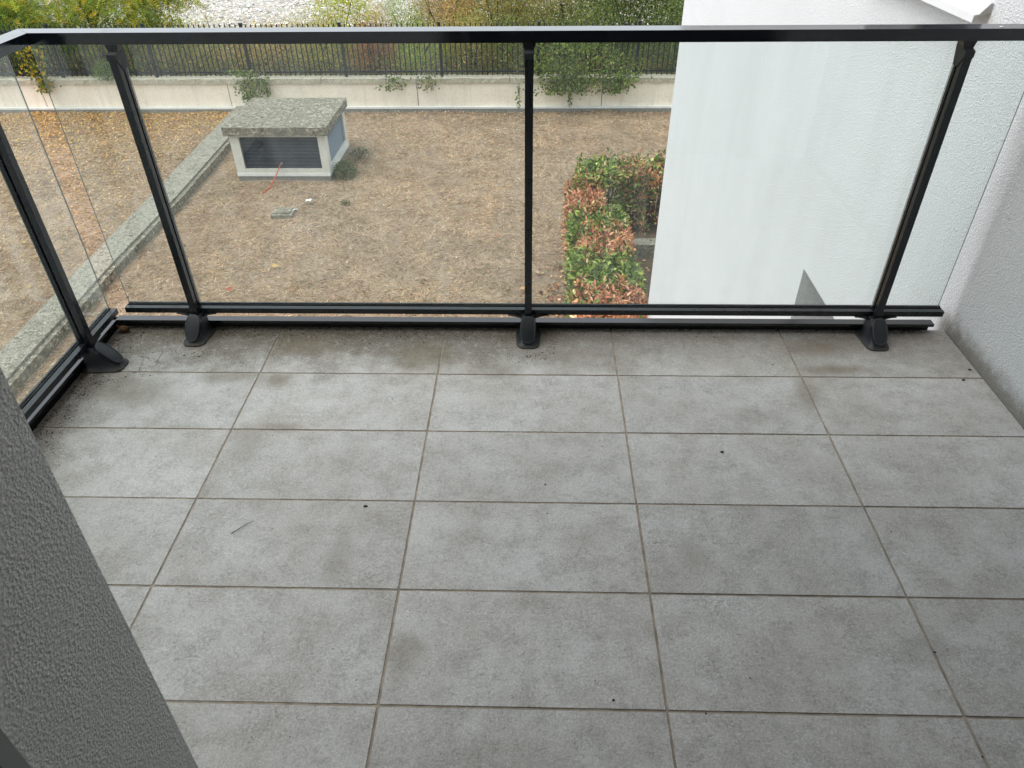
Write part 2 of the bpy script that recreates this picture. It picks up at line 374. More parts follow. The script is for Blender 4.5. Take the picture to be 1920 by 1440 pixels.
LEAF2 = (np.array([(0, 0, 0), (.5, .5, .12), (1, 0, -.1), (.5, -.5, .12)]), np.array([(0, 2, 1), (0, 3, 2)]))
LEAF6 = (np.array([(0, 0, 0), (.28, .40, .10), (.68, .40, .08), (1, 0, -.18), (.68, -.40, .08), (.28, -.40, .10), (.3, 0, 0), (.68, 0, -.03)]),
         np.array([(0, 6, 1), (1, 6, 7), (1, 7, 2), (2, 7, 3), (3, 7, 4), (4, 7, 6), (4, 6, 5), (5, 6, 0)]))
BLADE = (np.array([(0, .5, 0), (0, -.5, 0), (1, 0, 0)]), np.array([(0, 1, 2)]))

def leaves(P, D, N, Ln, Wd, shape):
    """many leaves at P pointing along D with face normal near N -> V, F (arrays)"""
    T, Fc = shape; n = len(P)
    D = unit(D); S = unit(np.cross(N, D)); N = np.cross(D, S)
    Ln = np.broadcast_to(Ln, n)[:, None, None]; Wd = np.broadcast_to(Wd, n)[:, None, None]
    V = P[:, None] + T[None, :, 0:1] * Ln * D[:, None] + T[None, :, 1:2] * Wd * S[:, None] + T[None, :, 2:3] * Wd * N[:, None]
    F = (Fc[None] + (np.arange(n) * len(T))[:, None, None]).reshape(-1, 3)
    return V.reshape(-1, 3), F

def rdir(n, up=0.0):
    d = rng.normal(size=(n, 3)); d[:, 2] += up; return unit(d)

def pick_cols(n, pal, w=None, jit=0.22):
    pal = np.array(pal); i = rng.choice(len(pal), n, p=w)
    return np.clip(pal[i] * (1 + rng.normal(size=(n, 1)) * jit) * (1 + rng.normal(size=(n, 3)) * 0.06), 0.004, 0.95)

def leaf_mesh(name, P, D, N, Ln, Wd, pal, w, mat, parent, shape=LEAF2, kind=None, jit=0.22):
    V, F = leaves(P, D, N, Ln, Wd, shape)
    c = np.repeat(pick_cols(len(P), pal, w, jit), len(shape[0]), axis=0)
    return np_mesh(name, V, F, mat, c, parent, kind)

GZ = -4.6       # the lawn below the balcony
XW = 2.395      # plane of the white wing
YF = -1.45      # plane of the facade the camera looks out of

# ================================================================== GROUND AND SETTING
def terrain(name, x0, x1, y0, y1, nx, ny, f, mat):
    xs = np.linspace(x0, x1, nx); ys = np.linspace(y0, y1, ny); X, Y = np.meshgrid(xs, ys); Z = f(X, Y)
    V = np.stack([X, Y, Z], -1).reshape(-1, 3)
    i = np.arange(nx * ny).reshape(ny, nx)
    F = np.stack([i[:-1, :-1], i[:-1, 1:], i[1:, 1:], i[1:, :-1]], -1).reshape(-1, 4)
    return tag(np_mesh(name, V, F, mat, smooth=True), kind='structure')

def wav(X, Y, s=1.0): return (np.sin(X * 1.3 * s + 1.1) * np.cos(Y * 0.9 * s) + 0.6 * np.sin(X * 2.9 * s + Y * 2.1 * s) + 0.35 * np.cos(X * 5.3 * s - Y * 6.1 * s))
lawn = terrain('lawn', -40, 14, -12, 18.3, 271, 152, lambda X, Y: GZ + 0.016 * wav(X, Y), M['lawn'])
def bank_z(X, Y):
    t = np.clip((Y - 20.5) / 13.5, 0, 1); t = t * t * (3 - 2 * t)
    return -3.95 - 2.35 * t + 0.06 * wav(X, Y, 0.7)
bank = terrain('river_bank', -60, 40, 18.25, 35.2, 200, 60, bank_z, M['bank'])
gravel = terrain('gravel_bed', -200, 160, 35.0, 62, 240, 70, lambda X, Y: -6.27 + 0.10 * wav(X, Y, 0.35) + 0.03 * wav(X, Y, 1.6), M['gravel'])
far = terrain('far_bank', -260, 240, 61.5, 300, 80, 40, lambda X, Y: -6.4 + 3.2 * np.clip((Y - 62) / 14, 0, 1) + 0.3 * wav(X, Y, 0.2), M['bank'])

# raised strip of aggregate concrete that crosses the lawn
bm = bmesh.new()
pl = [(-6.60, 4.0), (-6.68, 6.4), (-6.81, 9.9), (-6.86, 12.1), (-6.93, 13.5), (-7.05, 17.25), (-7.07, 17.90)]
pr = [(-6.15, 4.0), (-6.20, 5.7), (-6.30, 8.9), (-6.32, 12.0), (-6.44, 15.2), (-6.50, 17.90)]
lo = [bm.verts.new((x, y, GZ - 0.2)) for x, y in pl + pr[::-1]]; hi = [bm.verts.new((x, y, GZ + 0.19)) for x, y in pl + pr[::-1]]
n_ = len(lo); bm.faces.new(lo[::-1]); bm.faces.new(hi)
for i in range(n_): bm.faces.new((lo[i], lo[(i + 1) % n_], hi[(i + 1) % n_], hi[i]))
path = finish(bm, 'path', M['path'], None, 0.02, kind='structure')
bm = bmesh.new()
pr2 = [(x + 0.09, y) for x, y in pr]
lo = [bm.verts.new((x, y, GZ - 0.2)) for x, y in pr + pr2[::-1]]; hi = [bm.verts.new((x, y, GZ + 0.15)) for x, y in pr + pr2[::-1]]
n_ = len(lo); bm.faces.new(lo[::-1]); bm.faces.new(hi)
for i in range(n_): bm.faces.new((lo[i], lo[(i + 1) % n_], hi[(i + 1) % n_], hi[i]))
finish(bm, 'path_edging', M['cap'], path, 0.015)
# garden bed behind the kerb
bm = bmesh.new(); box(bm, 2.42, 6.5, 9.82, 12.2, GZ - 0.1, GZ + 0.22); finish(bm, 'garden_bed', M['bed'], None, 0.05, kind='structure')
terrain('bare_soil', 2.05, 5.5, 5.4, 9.55, 30, 30, lambda X, Y: GZ + 0.045 + 0.02 * wav(X, Y, 1.5), M['bed'])
bm = bmesh.new(); box(bm, 2.42, 6.5, 9.56, 9.815, GZ - 0.1, GZ + 0.30)
kerb = finish(bm, 'kerb', M['path'], None, 0.02, kind='structure')

# ------------------------------------------------------------------ balcony floor: slab, grout, separate tiles
bm = bmesh.new(); box(bm, -0.62, XW - 0.002, YF - 0.35, 0.284, -0.24, -0.016)
floor = finish(bm, 'floor', M['slab'], None, 0.0, kind='structure')
boxo('grout_bed', M['grout'], floor, -0.606, XW - 0.004, YF - 0.30, 0.281, -0.0158, -0.0024)
xb = [-0.609, 0.0, 0.6, 1.2, 1.803, XW - 0.003]
yb = [0.288, 0.0, -0.289, -0.578, -0.867, -1.157, YF + 0.004]
for j in range(6):
    for i in range(5):
        x0, x1 = xb[i] + (0.0032 if i else 0), xb[i + 1] - (0.0032 if i < 4 else 0)
        y1, y0 = yb[j] - (0.0032 if j else 0), yb[j + 1] + 0.0032
        dx = random.uniform(-.0004, .0004); dz = random.uniform(-.0005, .0005)
        bm = bmesh.new(); box(bm, x0 + dx, x1 + dx, y0, y1, -0.0145, dz)
        finish(bm, 'tile', M['tile'], floor, 0.0013, seg=2)

# ================================================================== THE BUILDING
bld = thing('apartment_building', 'apartment building with a tall white roughcast wing beside the tiled balcony', 'building', (2.395, 0, GZ))
ZT = 5.2
UY0, UY1, UZ0, UZ1 = 0.73, 1.66, 0.958, 2.25       # upper window opening
LY0, LY1, LZ0, LZ1 = 0.40, 1.635, -2.35, -0.48     # lower opening
T = 0.42
def wallpanels(bm, holes, y0, y1, z0, z1, x, t):
    ys = sorted({y0, y1, *[h[0] for h in holes], *[h[1] for h in holes]}); zs = sorted({z0, z1, *[h[2] for h in holes], *[h[3] for h in holes]})
    def solid(ya, yc, za, zc):
        ym, zm = (ya + yc) / 2, (za + zc) / 2
        if not (y0 < ym < y1 and z0 < zm < z1): return False
        return not any(h[0] < ym < h[1] and h[2] < zm < h[3] for h in holes)
    cache = {}
    def V(a, y, z):
        k = (a, round(y, 4), round(z, 4))
        if k not in cache: cache[k] = bm.verts.new((a, y, z))
        return cache[k]
    for i in range(len(ys) - 1):
        for k in range(len(zs) - 1):
            ya, yc, za, zc = ys[i], ys[i + 1], zs[k], zs[k + 1]
            if not solid(ya, yc, za, zc): continue
            bm.faces.new((V(x, ya, za), V(x, ya, zc), V(x, yc, zc), V(x, yc, za)))
            bm.faces.new((V(x + t, ya, za), V(x + t, yc, za), V(x + t, yc, zc), V(x + t, ya, zc)))
            for (dy, dz, a, b) in ((-1, 0, (ya, za), (ya, zc)), (1, 0, (yc, za), (yc, zc)), (0, -1, (ya, za), (yc, za)), (0, 1, (ya, zc), (yc, zc))):
                if dy: nb = solid(*( (ya - 1e-3, ya - 9e-4) if dy < 0 else (yc + 9e-4, yc + 1e-3)), za, zc)
                else: nb = solid(ya, yc, *((za - 1e-3, za - 9e-4) if dz < 0 else (zc + 9e-4, zc + 1e-3)))
                if not nb: bm.faces.new((V(x, *a), V(x, *b), V(x + t, *b), V(x + t, *a)))
bm = bmesh.new()
wallpanels(bm, [(UY0, UY1, UZ0, UZ1), (LY0, LY1, LZ0, LZ1)], YF - 0.6, 6.13, GZ - 0.3, ZT, XW, T)
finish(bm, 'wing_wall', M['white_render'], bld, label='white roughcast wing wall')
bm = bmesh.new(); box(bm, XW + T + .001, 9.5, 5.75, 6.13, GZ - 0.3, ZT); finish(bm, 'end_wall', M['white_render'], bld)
bm = bmesh.new(); box(bm, XW, 9.5, YF - 3.2, 6.2, ZT + .002, ZT + 0.2); finish(bm, 'roof', M['slab'], bld, 0.01)
bm = bmesh.new(); box(bm, -0.66, XW - .003, YF + .003, -0.18, 2.50, 2.72)
finish(bm, 'upper_balcony', M['soffit'], bld, 0.004)
# upper window: frame, pane, sloping white sill with folded lip and end cap
fr = bmesh.new()
for a in ((UY0 + .002, UY0 + .06, UZ0 + .03, UZ1 - .002), (UY1 - .06, UY1 - .002, UZ0 + .03, UZ1 - .002)): box(fr, XW + .20, XW + .26, *a)
box(fr, XW + .20, XW + .26, UY0 + .061, UY1 - .061, UZ0 + .03, UZ0 + .09); box(fr, XW + .20, XW + .26, UY0 + .061, UY1 - .061, UZ1 - .06, UZ1 - .002)
win = finish(fr, 'window', M['frame_grey'], bld, 0.003)
boxo('pane', M['window_glass'], win, XW + .225, XW + .235, UY0 + .061, UY1 - .061, UZ0 + .091, UZ1 - .061)
s = bmesh.new()
xo = XW - 0.052
prism(s, [(xo, .928), (xo + .0025, .928), (xo + .0025, .948), (XW + .20, .990), (XW + .20, .993), (xo, .951)], 0.700, 1.685, 'y')
sill = finish(s, 'window_sill', M['sill'], bld, 0.0008)
s = bmesh.new()
prism(s, [(XW - .002, .958), (XW - .002, .985), (XW - .010, .985), (xo + .018, .957), (xo + .018, .9525)], 0.697, 0.7005, 'y')
prism(s, [(xo + .001, .930), (xo + .006, .930), (xo + .006, .945), (XW - .002, .957), (XW - .002, .961), (xo + .001, .950)], 0.6965, 0.6995, 'y')
finish(s, 'end_cap', M['sill_cap'], sill)
# lower opening with a closed roller shutter deep in it
lf = bmesh.new(); box(lf, XW + .34, XW + .40, LY0 + .002, LY1 - .002, LZ0 + .002, LZ0 + .05)
box(lf, XW + .34, XW + .40, LY0 + .002, LY0 + .04, LZ0 + .051, LZ1 - .002); box(lf, XW + .34, XW + .40, LY1 - .04, LY1 - .002, LZ0 + .051, LZ1 - .002)
low = finish(lf, 'shutter', M['frame_grey'], bld, 0.002)
me = None
for k in range(36):
    z = LZ0 + .052 + k * .05
    if z + .048 > LZ1 - .004: break
    if me is None:
        o = boxo('slat', M['shutter'], low, XW + .36, XW + .378, LY0 + .041, LY1 - .041, z, z + .048, bevel=.003); me = o.data
    else:
        o = link('slat', me, low, (0, 0, k * .05))
# facade around the camera's doorway, with its grey reveal and frame
DX0, DX1, DZ1 = 0.427, 2.15, 2.20
fz = bmesh.new()
box(fz, -11, XW - .002, YF - 0.188, YF, DZ1 + .0005, ZT); box(fz, DX1, XW - .002, YF - 0.188, YF, -.245, DZ1)
box(fz, -11, XW - .002, YF - 0.188, YF, GZ - .3, -.246)
J = lambda z: (z - .35) * .0385       # the jamb is sheared a little to line up with the camera's view
for f in box(fz, -11, DX0, YF - 0.188, YF, -.245, DZ1):
    for v in f.verts:
        if v.co.x > 0 and not v.tag: v.tag = True; v.co.x += J(v.co.z)
finish(fz, 'facade', M['grey_render'], bld, 0.004, seg=1)
df = bmesh.new()
yd = YF - 0.190
box(df, DX0 - .05, DX0 + .012, yd - .019, yd, .002, DZ1 + .04); box(df, DX1 - .012, DX1 + .05, yd - .019, yd, .002, DZ1 + .04); box(df, DX0 + .0900, DX1 - .0125, yd - .019, yd, DZ1 - .012, DZ1 + .04)
for v in df.verts:
    if v.co.x < DX0 + .0122 and v.co.z < 5: v.co.x += J(v.co.z) * (1 if v.co.z < 1 else 1)
dfr = finish(df, 'door_frame', M['frame_grey'], bld, 0.0015)
g = bmesh.new(); box(g, DX0 - .05, DX0 + .006, yd - .030, yd - .0195, .002, DZ1); box(g, DX0 - .05, DX0 - .002, yd - .085, yd - .0305, .002, DZ1)
for v in g.verts: v.co.x += J(v.co.z)
finish(g, 'gasket', M['gasket'], dfr, 0.001)
# the room the camera stands in
rm = bmesh.new()
yr = yd - .09
for a in ((-1.6, 3.2, yr - 3.6, yr, -.05, -.002), (-1.6, 3.2, yr - 3.6, yr, 2.5, 2.6), (-1.7, -1.601, yr - 3.6, yr, -.05, 2.6), (3.201, 3.3, yr - 3.6, yr, -.05, 2.6), (-1.7, 3.3, yr - 3.7, yr - 3.601, -.05, 2.6),
          (-1.6, DX0 - .055, yr + .002, yd - .002, 0, 2.5), (DX1 + .055, 3.2, yr + .002, yd - .002, 0, 2.5), (DX0 - .05, DX1 + .05, yr + .002, yd - .02, DZ1 + .045, 2.5)): box(rm, *a)
finish(rm, 'room_shell', M['room'], bld)
boxo('door_threshold', M['frame_grey'], bld, DX0 + .013, DX1 - .013, yd - .08, YF - .002, -.012, .018, bevel=.003)

# ================================================================== BALCONY RAILING
rail = thing('balcony_railing', 'dark anthracite balcony railing with dusty clear glass and slim posts', 'railing', (0.9, 0.27, 0))
ALU = M['alu']
# handrail: two lengths mitred at the corner
HZ0, HZ1, HY0, HY1, HX0, HX1 = 0.973, 1.004, 0.250, 0.309, -0.578, -0.518
def handrail(bm, pts):
    lo = [bm.verts.new((x, y, HZ0)) for x, y in pts]; hi = [bm.verts.new((x, y, HZ1)) for x, y in pts]
    bm.faces.new(lo[::-1]); bm.faces.new(hi)
    for i in range(4): bm.faces.new((lo[i], lo[(i + 1) % 4], hi[(i + 1) % 4], hi[i]))
bm = bmesh.new(); handrail(bm, [(HX1 + .0006, HY0), (XW - .004, HY0 - .010), (XW - .004, HY1 - .010), (HX0 + .0006, HY1)]); hr = finish(bm, 'handrail', M['alu_bar'], rail, 0.002)
bm = bmesh.new(); handrail(bm, [(HX0, HY1 - .0006), (HX0 - .004, YF + .004), (HX1 - .004, YF + .004), (HX1, HY0 - .0006)]); finish(bm, 'handrail', M['alu_bar'], rail, 0.002)
bm = bmesh.new(); bmesh.ops.create_uvsphere(bm, u_segments=10, v_segments=6, radius=1); bmesh.ops.scale(bm, verts=bm.verts, vec=(.006, .004, .0015)); bmesh.ops.translate(bm, verts=bm.verts, vec=(2.192, .262, 1.0045)); finish(bm, 'dropping', M['white_thing'], hr)

# everything of one post, built for a post standing at (cx, cy) whose inner side looks along -v
def post_set(px, py, ang):
    """local frame: u along the rail, v towards the balcony, origin at the post's outer back line on the floor"""
    ca, sa = math.cos(ang), math.sin(ang)
    def W(u, v, z): return (px + u * ca + v * sa, py + u * sa - v * ca, z)
    def put(bm):
        for v in bm.verts: v.co = W(*v.co)
        return bm
    w = 0.0115
    # post: slim inner bar, groove, wider clamp bar behind
    bm = bmesh.new()
    prof = [(-w, .032), (w, .032), (w, .012), (w - .004, .011), (w - .004, .006), (w + .001, .005), (w + .001, -.008), (-w - .001, -.008), (-w - .001, .005), (-w + .004, .006), (-w + .004, .011), (-w, .012)]
    prism(bm, prof, 0.055, 0.948)
    post = finish(put(bm), 'post', ALU, rail, 0.0012, seg=1)
    # head: sloping top piece and the neck that carries the handrail
    bm = bmesh.new()
    prism(bm, [(.0335, .949), (.0335, .935), (.012, .905), (-.012, .905), (-.026, .958), (-.002, .958)], -w - .0022, w + .0022, 'x')
    finish(put(bm), 'post_head', M['shoe'], post, 0.0012, seg=1)
    bm = bmesh.new()
    rings(bm, [[(-w - .001, .016, .950), (w + .001, .016, .950), (w + .001, -.022, .956), (-w - .001, -.022, .956)], [(-.019, .016, .9725), (.019, .016, .9725), (.019, -.026, .9725), (-.019, -.026, .9725)]])
    finish(put(bm), 'neck', ALU, post, 0.001, seg=1)
    # cast shoe: flange, flared body, rounded cover with a screw
    def rr(hw0, hw1, v0, v1, z0, z1, r, n=28):
        """rounded trapezoid, hw0 at v0 (back) and hw1 at v1 (front); height runs z0 -> z1"""
        out = []
        cs = [(hw1 - r, v1 - r, 0), (-hw1 + r, v1 - r, 90), (-hw0 + r, v0 + r, 180), (hw0 - r, v0 + r, 270)]
        for (cu, cv, a0) in cs:
            for k in range(n // 4):
                a = math.radians(a0 + 90 * k / (n // 4 - 1)); u, v = cu + r * math.cos(a), cv + r * math.sin(a)
                t = (v - v0) / (v1 - v0); out.append((u, v, z0 + (z1 - z0) * t))
        return out
    bm = bmesh.new()
    rings(bm, [rr(.047, .040, -.022, .114, 0.0012, 0.0012, .027), rr(.047, .040, -.022, .114, .0050, .0050, .027), rr(.0445, .0375, -.0195, .1115, .0075, .0075, .0255)])
    shoe = finish(put(bm), 'shoe', M['flange'], rail, 0.0, smooth=False)
    bm = bmesh.new()
    rings(bm, [rr(.0435, .0365, -.0185, .1105, .0076, .0076, .025), rr(.0365, .0315, -.016, .106, .0135, .0115, .022), rr(.0305, .0275, -.015, .102, .024, .0165, .019), rr(.0275, .0262, -.0135, .088, .042, .032, .017),
               rr(.0255, .0255, -.012, .070, .060, .050, .014), rr(.0245, .0245, -.010, .050, .074, .068, .013), rr(.022, .022, -.006, .036, .081, .080, .012)])
    body = finish(put(bm), 'shoe_body', M['shoe'], shoe, 0.0, smooth=True)
    # cover plate on the sloping front
    a = Vector((0, .0385, .0885)); b = Vector((0, .1055, .0165)); ax = (b - a).normalized(); nrm = Vector((0, -ax.z, ax.y)); nrm = nrm if nrm.z > 0 else -nrm
    Ln = (b - a).length
    def lozenge(hw, inset, h):
        pts = []
        for k in range(32):
            t = 2 * math.pi * k / 32; c, s_ = math.cos(t), math.sin(t)
            e = 0.74
            u = hw * math.copysign(abs(c) ** e, c); l = (Ln / 2 - inset) * math.copysign(abs(s_) ** e, s_)
            u *= 1.0 - 0.06 * (l / Ln)
            q = a + ax * (Ln / 2 + l) + nrm * (h + 0.0025 * (1 - (2 * l / Ln) ** 2)); pts.append((u, q.y, q.z))
        return pts
    bm = bmesh.new(); rings(bm, [lozenge(.0262, 0, -.014), lozenge(.0262, 0, .0025), lozenge(.0252, .0012, .0036), lozenge(.0228, .0036, .0038), lozenge(.0224, .004, .0030), lozenge(.012, .016, .0036)])
    cov = finish(put(bm), 'cover', M['cover'], shoe, 0.0, smooth=True)
    for (hw, ins) in ((.0232, .0042),):
        bm = bmesh.new(); loop = [Vector(q) + nrm * .0004 for q in lozenge(hw, ins, .0036)]
        tube(bm, [tuple(q) for q in loop + loop[:1]], .0008, 4); finish(put(bm), 'cover_trim', M['trim'], shoe)
    bm = bmesh.new()
    q = a + ax * (Ln * .88) + nrm * .0035
    for k0 in (0,):
        c1 = [q + nrm * 0.0 + (Vector((1, 0, 0)) * math.cos(t) + ax * math.sin(t)) * .0036 for t in [2 * math.pi * k / 12 for k in range(12)]]
        c2 = [p + nrm * .0012 for p in c1]; rings(bm, [[tuple(p) for p in c1], [tuple(p) for p in c2]])
    finish(put(bm), 'screw', M['shoe'], shoe)
    # two thin wings that spread under the glass channel
    for sgn in (-1, 1):
        bm = bmesh.new()
        prv = []
        for k in range(6):
            t = k / 5; u = sgn * (.010 + .062 * t); z = .061 + .017 * (1 - (1 - t) ** 2.2); hv = .013 - .004 * t; th = .004 * (1 - t) + .0015
            prv.append([(u, .010 - hv, z), (u, .010 + hv, z), (u, .010 + hv, z + th), (u, .010 - hv, z + th)])
        rings(bm, prv); finish(put(bm), 'wing_bracket', M['shoe'], shoe)
    return post
for x in (-0.288, 0.9005, 2.1145): post_set(x, 0.264, 0.0)
# the side post's inner side looks along +x: local v -> +x
post_set(-0.587, 0.034, R(90))

# glass channel (lower rail) with its groove, front and side
def channel(bm, a0, a1, axis, b0, sgn):
    z0, z1 = 0.0785, 0.0985
    prof = [(b0, z0), (b0 + sgn * .040, z0), (b0 + sgn * .040, z1 + .003), (b0 + sgn * .034, z1 + .003), (b0 + sgn * .034, z0 + .006), (b0 + sgn * .023, z0 + .006), (b0 + sgn * .023, z1 - .003), (b0 + sgn * .019, z1), (b0, z1)]
    prism(bm, prof, a0, a1, axis)
bm = bmesh.new(); channel(bm, -0.546, 2.346, 'x', 0.252, 1); ch1 = finish(bm, 'glass_channel', ALU, rail, 0.0008, seg=1)
bm = bmesh.new(); channel(bm, YF + .02, 0.249, 'y', -0.572, -1); ch2 = finish(bm, 'glass_channel', ALU, rail, 0.0008, seg=1)
bm = bmesh.new(); box(bm, -0.545, 2.3455, .2752, .2785, .086, .1003); box(bm, -0.545, 2.3455, .2842, .2859, .086, .1008); finish(bm, 'seal', M['gasket'], ch1)
bm = bmesh.new(); box(bm, -.5985, -.5952, YF + .021, .2485, .086, .1003); finish(bm, 'seal', M['gasket'], ch2)
# glass panes: front in four lengths between the posts, side in two
def pane(x0, x1, y0, y1, z0, z1):
    bm = bmesh.new(); fs = box(bm, x0, x1, y0, y1, z0, z1)
    thin_x = (x1 - x0) < (y1 - y0)
    big = (3, 5) if thin_x else (2, 4)
    for i, f in enumerate(fs): f.material_index = 0 if i in big else 1
    return finish(bm, 'glass_pane', [M['glass'], M['glass_edge']], rail)
for (a, b) in ((-.541, -.2975), (-.2785, .891), (.910, 2.105), (2.124, 2.335)): pane(a, b, .2790, .2838, .0860, .9715)
for (a, b) in ((.0445, .243), (YF + .03, .0235)): pane(-.5948, -.5998 + .0002, a, b, .0860, .9715) if False else pane(-.5996, -.5950, a, b, .0860, .9715)
# kick bar: flat flange with a lip over a fascia on the slab edge
bm = bmesh.new(); prism(bm, [(.262, .030), (.265, .030), (.265, .0375), (.2905, .0375), (.2905, -.07), (.2935, -.07), (.2935, .0405), (.262, .0405)], -0.6035, 2.336, 'x')
finish(bm, 'kick_bar', M['alu_bar'], rail, 0.0006, seg=1)
bm = bmesh.new(); prism(bm, [(-.600, .030), (-.603, .030), (-.603, .0375), (-.6285, .0375), (-.6285, -.07), (-.6315, -.07), (-.6315, .0405), (-.600, .0405)], YF + .004, 0.2615, 'y')
finish(bm, 'kick_bar', M['alu_bar'], rail, 0.0006, seg=1)
bm = bmesh.new(); box(bm, -.6265, 2.31, .2845, .2902, -.02, .0372); finish(bm, 'kick_web', M['gasket'], rail)
bm = bmesh.new(); box(bm, -.6283, -.6225, YF + .01, .284, -.02, .0372); finish(bm, 'kick_web', M['gasket'], rail)

# ================================================================== BOUNDARY WALL AND FENCE
YW = 18.0
bw = thing('boundary_wall', 'long low pale concrete boundary wall across the back of the lawn', 'wall', (-3, YW, GZ))
joints = [-27.6, -22.5, -17.4, -12.31, -7.23, -2.18, 2.70, 7.8, 12.9]
for a, b in zip(joints, joints[1:]):
    d = random.uniform(-.006, .006)
    boxo('wall_panel', M['wall_panel'], bw, a + .012, b - .012, YW + d, YW + .26, GZ + .10, -3.86, bevel=.008)
boxo('joint_filler', M['plinth'], bw, joints[0] + .1, joints[-1] - .1, YW + .02, YW + .25, GZ + .12, -3.9)
boxo('plinth', M['plinth'], bw, joints[0], joints[-1], YW - .07, YW + .015, GZ - .2, GZ + .098, bevel=.006)
boxo('flashing', M['flash'], bw, joints[0], joints[-1], YW - .078, YW - .008, GZ + .100, GZ + .150, bevel=.004)
for a, b in zip(joints, joints[1:]):
    m = (a + b) / 2
    for (c, d) in ((a, m), (m, b)):
        bm = bmesh.new(); z = random.uniform(-.004, .004)
        box(bm, c + .006, d - .006, YW - .05 + random.uniform(-.005, .005), YW + .30, -3.858, -3.735 + z)
        bmesh.ops.subdivide_edges(bm, edges=[e for e in bm.edges if abs(e.verts[0].co.x - e.verts[1].co.x) > 1], cuts=22)
        for v in bm.verts:
            v.co.y += random.uniform(-.010, .010); v.co.z += random.uniform(-.010, .010) if v.co.z > -3.8 else 0
        finish(bm, 'coping', M['coping'], bw)
fence = thing('metal_fence', 'blue black metal bar fence standing on the concrete wall', 'fence', (-3, YW + .15, -3.74))
F0, SP = -12.0 - 2.535 * 3 + 0.30, 2.535
FY = YW + 0.15
pm = bm_ = None
posts_x = [-1.513 + SP * k for k in range(-9, 5)]
pmesh = cmesh = bmesh_ = None
for x in posts_x:
    if pmesh is None:
        o = boxo('post', M['fence'], fence, x - .035, x + .035, FY - .035, FY + .035, -3.80, -2.44, bevel=.003); pmesh = o.data
        c = boxo('post_cap', M['fence'], o, x - .039, x + .039, FY - .039, FY + .039, -2.439, -2.425, bevel=.003); cmesh = c.data; x_first = x
    else:
        o = link('post', pmesh, fence, (x - x_first, 0, 0)); link('post_cap', cmesh, o)
for x in posts_x[:-1]:
    for z in (-3.612, -2.605):
        boxo('rail', M['fence'], fence, x + .036, x + SP - .036, FY - .02, FY + .02, z - .02, z + .02, bevel=.002)
b0 = None
for x in posts_x[:-1]:
    for k in range(1, 19):
        bx = x + SP * k / 19
        if bx < -17.5 or bx > 6.5: continue
        if b0 is None:
            bm = bmesh.new(); box(bm, bx - .0125, bx + .0125, FY - .046, FY - .0205, -3.70, -2.45); o = finish(bm, 'bar', M['fence'], fence, .002, seg=1); b0 = (o.data, bx)
        else: link('bar', b0[0], fence, (bx - b0[1], 0, 0))

# ================================================================== VENT SHAFT, HATCH AND SMALL THINGS ON THE LAWN
VX0, VX1, VY0, VY1 = -5.49, -3.47, 13.18, 15.10
vent = thing('ventilation_shaft', 'low concrete ventilation block with dark louvres and a lichen covered slab on top', 'ventilation shaft', ((VX0 + VX1) / 2, VY0, GZ))
bm = bmesh.new(); box(bm, VX0 - .07, VX1 + .085, VY0 - .11, VY1 + .06, -3.60, -3.42)
bmesh.ops.subdivide_edges(bm, edges=bm.edges[:], cuts=14, use_grid_fill=True)
for v in bm.verts: v.co += Vector((random.uniform(-1, 1), random.uniform(-1, 1), random.uniform(-1, 1))) * .0055
finish(bm, 'cap', M['cap'], vent)
boxo('plinth', M['plinth'], vent, VX0 + .006, VX1 - .006, VY0 + .004, VY1 - .004, GZ - .2, GZ + .104, bevel=.008)
bm = bmesh.new()
fl = [(VX0 - .005, VX1 + .005, VY0 - .012, VY0 + .02), (VX0 - .005, VX1 + .005, VY1 - .02, VY1 + .012)]
for (a, b, c, d) in fl: box(bm, a, b, c, d, GZ + .105, GZ + .17)
for (a, b) in ((VX0 - .006, VX0 + .02), (VX1 - .02, VX1 + .006)): box(bm, a, b, VY0 + .021, VY1 - .021, GZ + .105, GZ + .17)
finish(bm, 'flashing', M['flash'], vent, .004)
# concrete walls as frames round the openings
bm = bmesh.new()
zl, zh, z0, z1 = -4.335, -3.655, GZ + .171, -3.601
gx0, gx1 = VX0 + .195, VX1 - .155
box(bm, VX0, gx0, VY0, VY0 + .2, z0, z1); box(bm, gx1, VX1, VY0, VY0 + .2, z0, z1); box(bm, gx0 + .0005, gx1 - .0005, VY0 + .001, VY0 + .2, z0, zl); box(bm, gx0 + .0005, gx1 - .0005, VY0 + .001, VY0 + .2, zh, z1)
finish(bm, 'front_wall', M['vent_wall'], vent, .006)
bm = bmesh.new(); box(bm, VX0, VX0 + .2, VY0 + .201, VY1, z0, z1); box(bm, VX0 + .201, VX1, VY1 - .2, VY1, z0, z1); finish(bm, 'back_wall', M['vent_wall'], vent, .006)
boxo('shade_core', M['dark'], vent, VX0 + .21, VX1 - .16, VY0 + .11, VY1 - .21, z0, z1 - .002)  # black block standing in for the unlit inside of the shaft
gr = boxo('shade_backing', M['dark'], vent, gx0 + .001, gx1 - .001, VY0 + .078, VY0 + .10, zl + .001, zh - .001)  # black sheet behind the slats, paints the shade in their gaps
N = 22; st = (zh - zl - .01) / N; me = None
for k in range(N):
    z = zl + .005 + st * k
    if me is None:
        bm = bmesh.new(); prism(bm, [(VY0 + .030, z), (VY0 + .036, z - .002), (VY0 + .048, z + st * .22), (VY0 + .046, z + st * .32)], gx0 + .004, gx1 - .004, 'x'); o = finish(bm, 'slat', M['slat'], gr); me = o.data
    else: link('slat', me, gr, (0, 0, st * k))
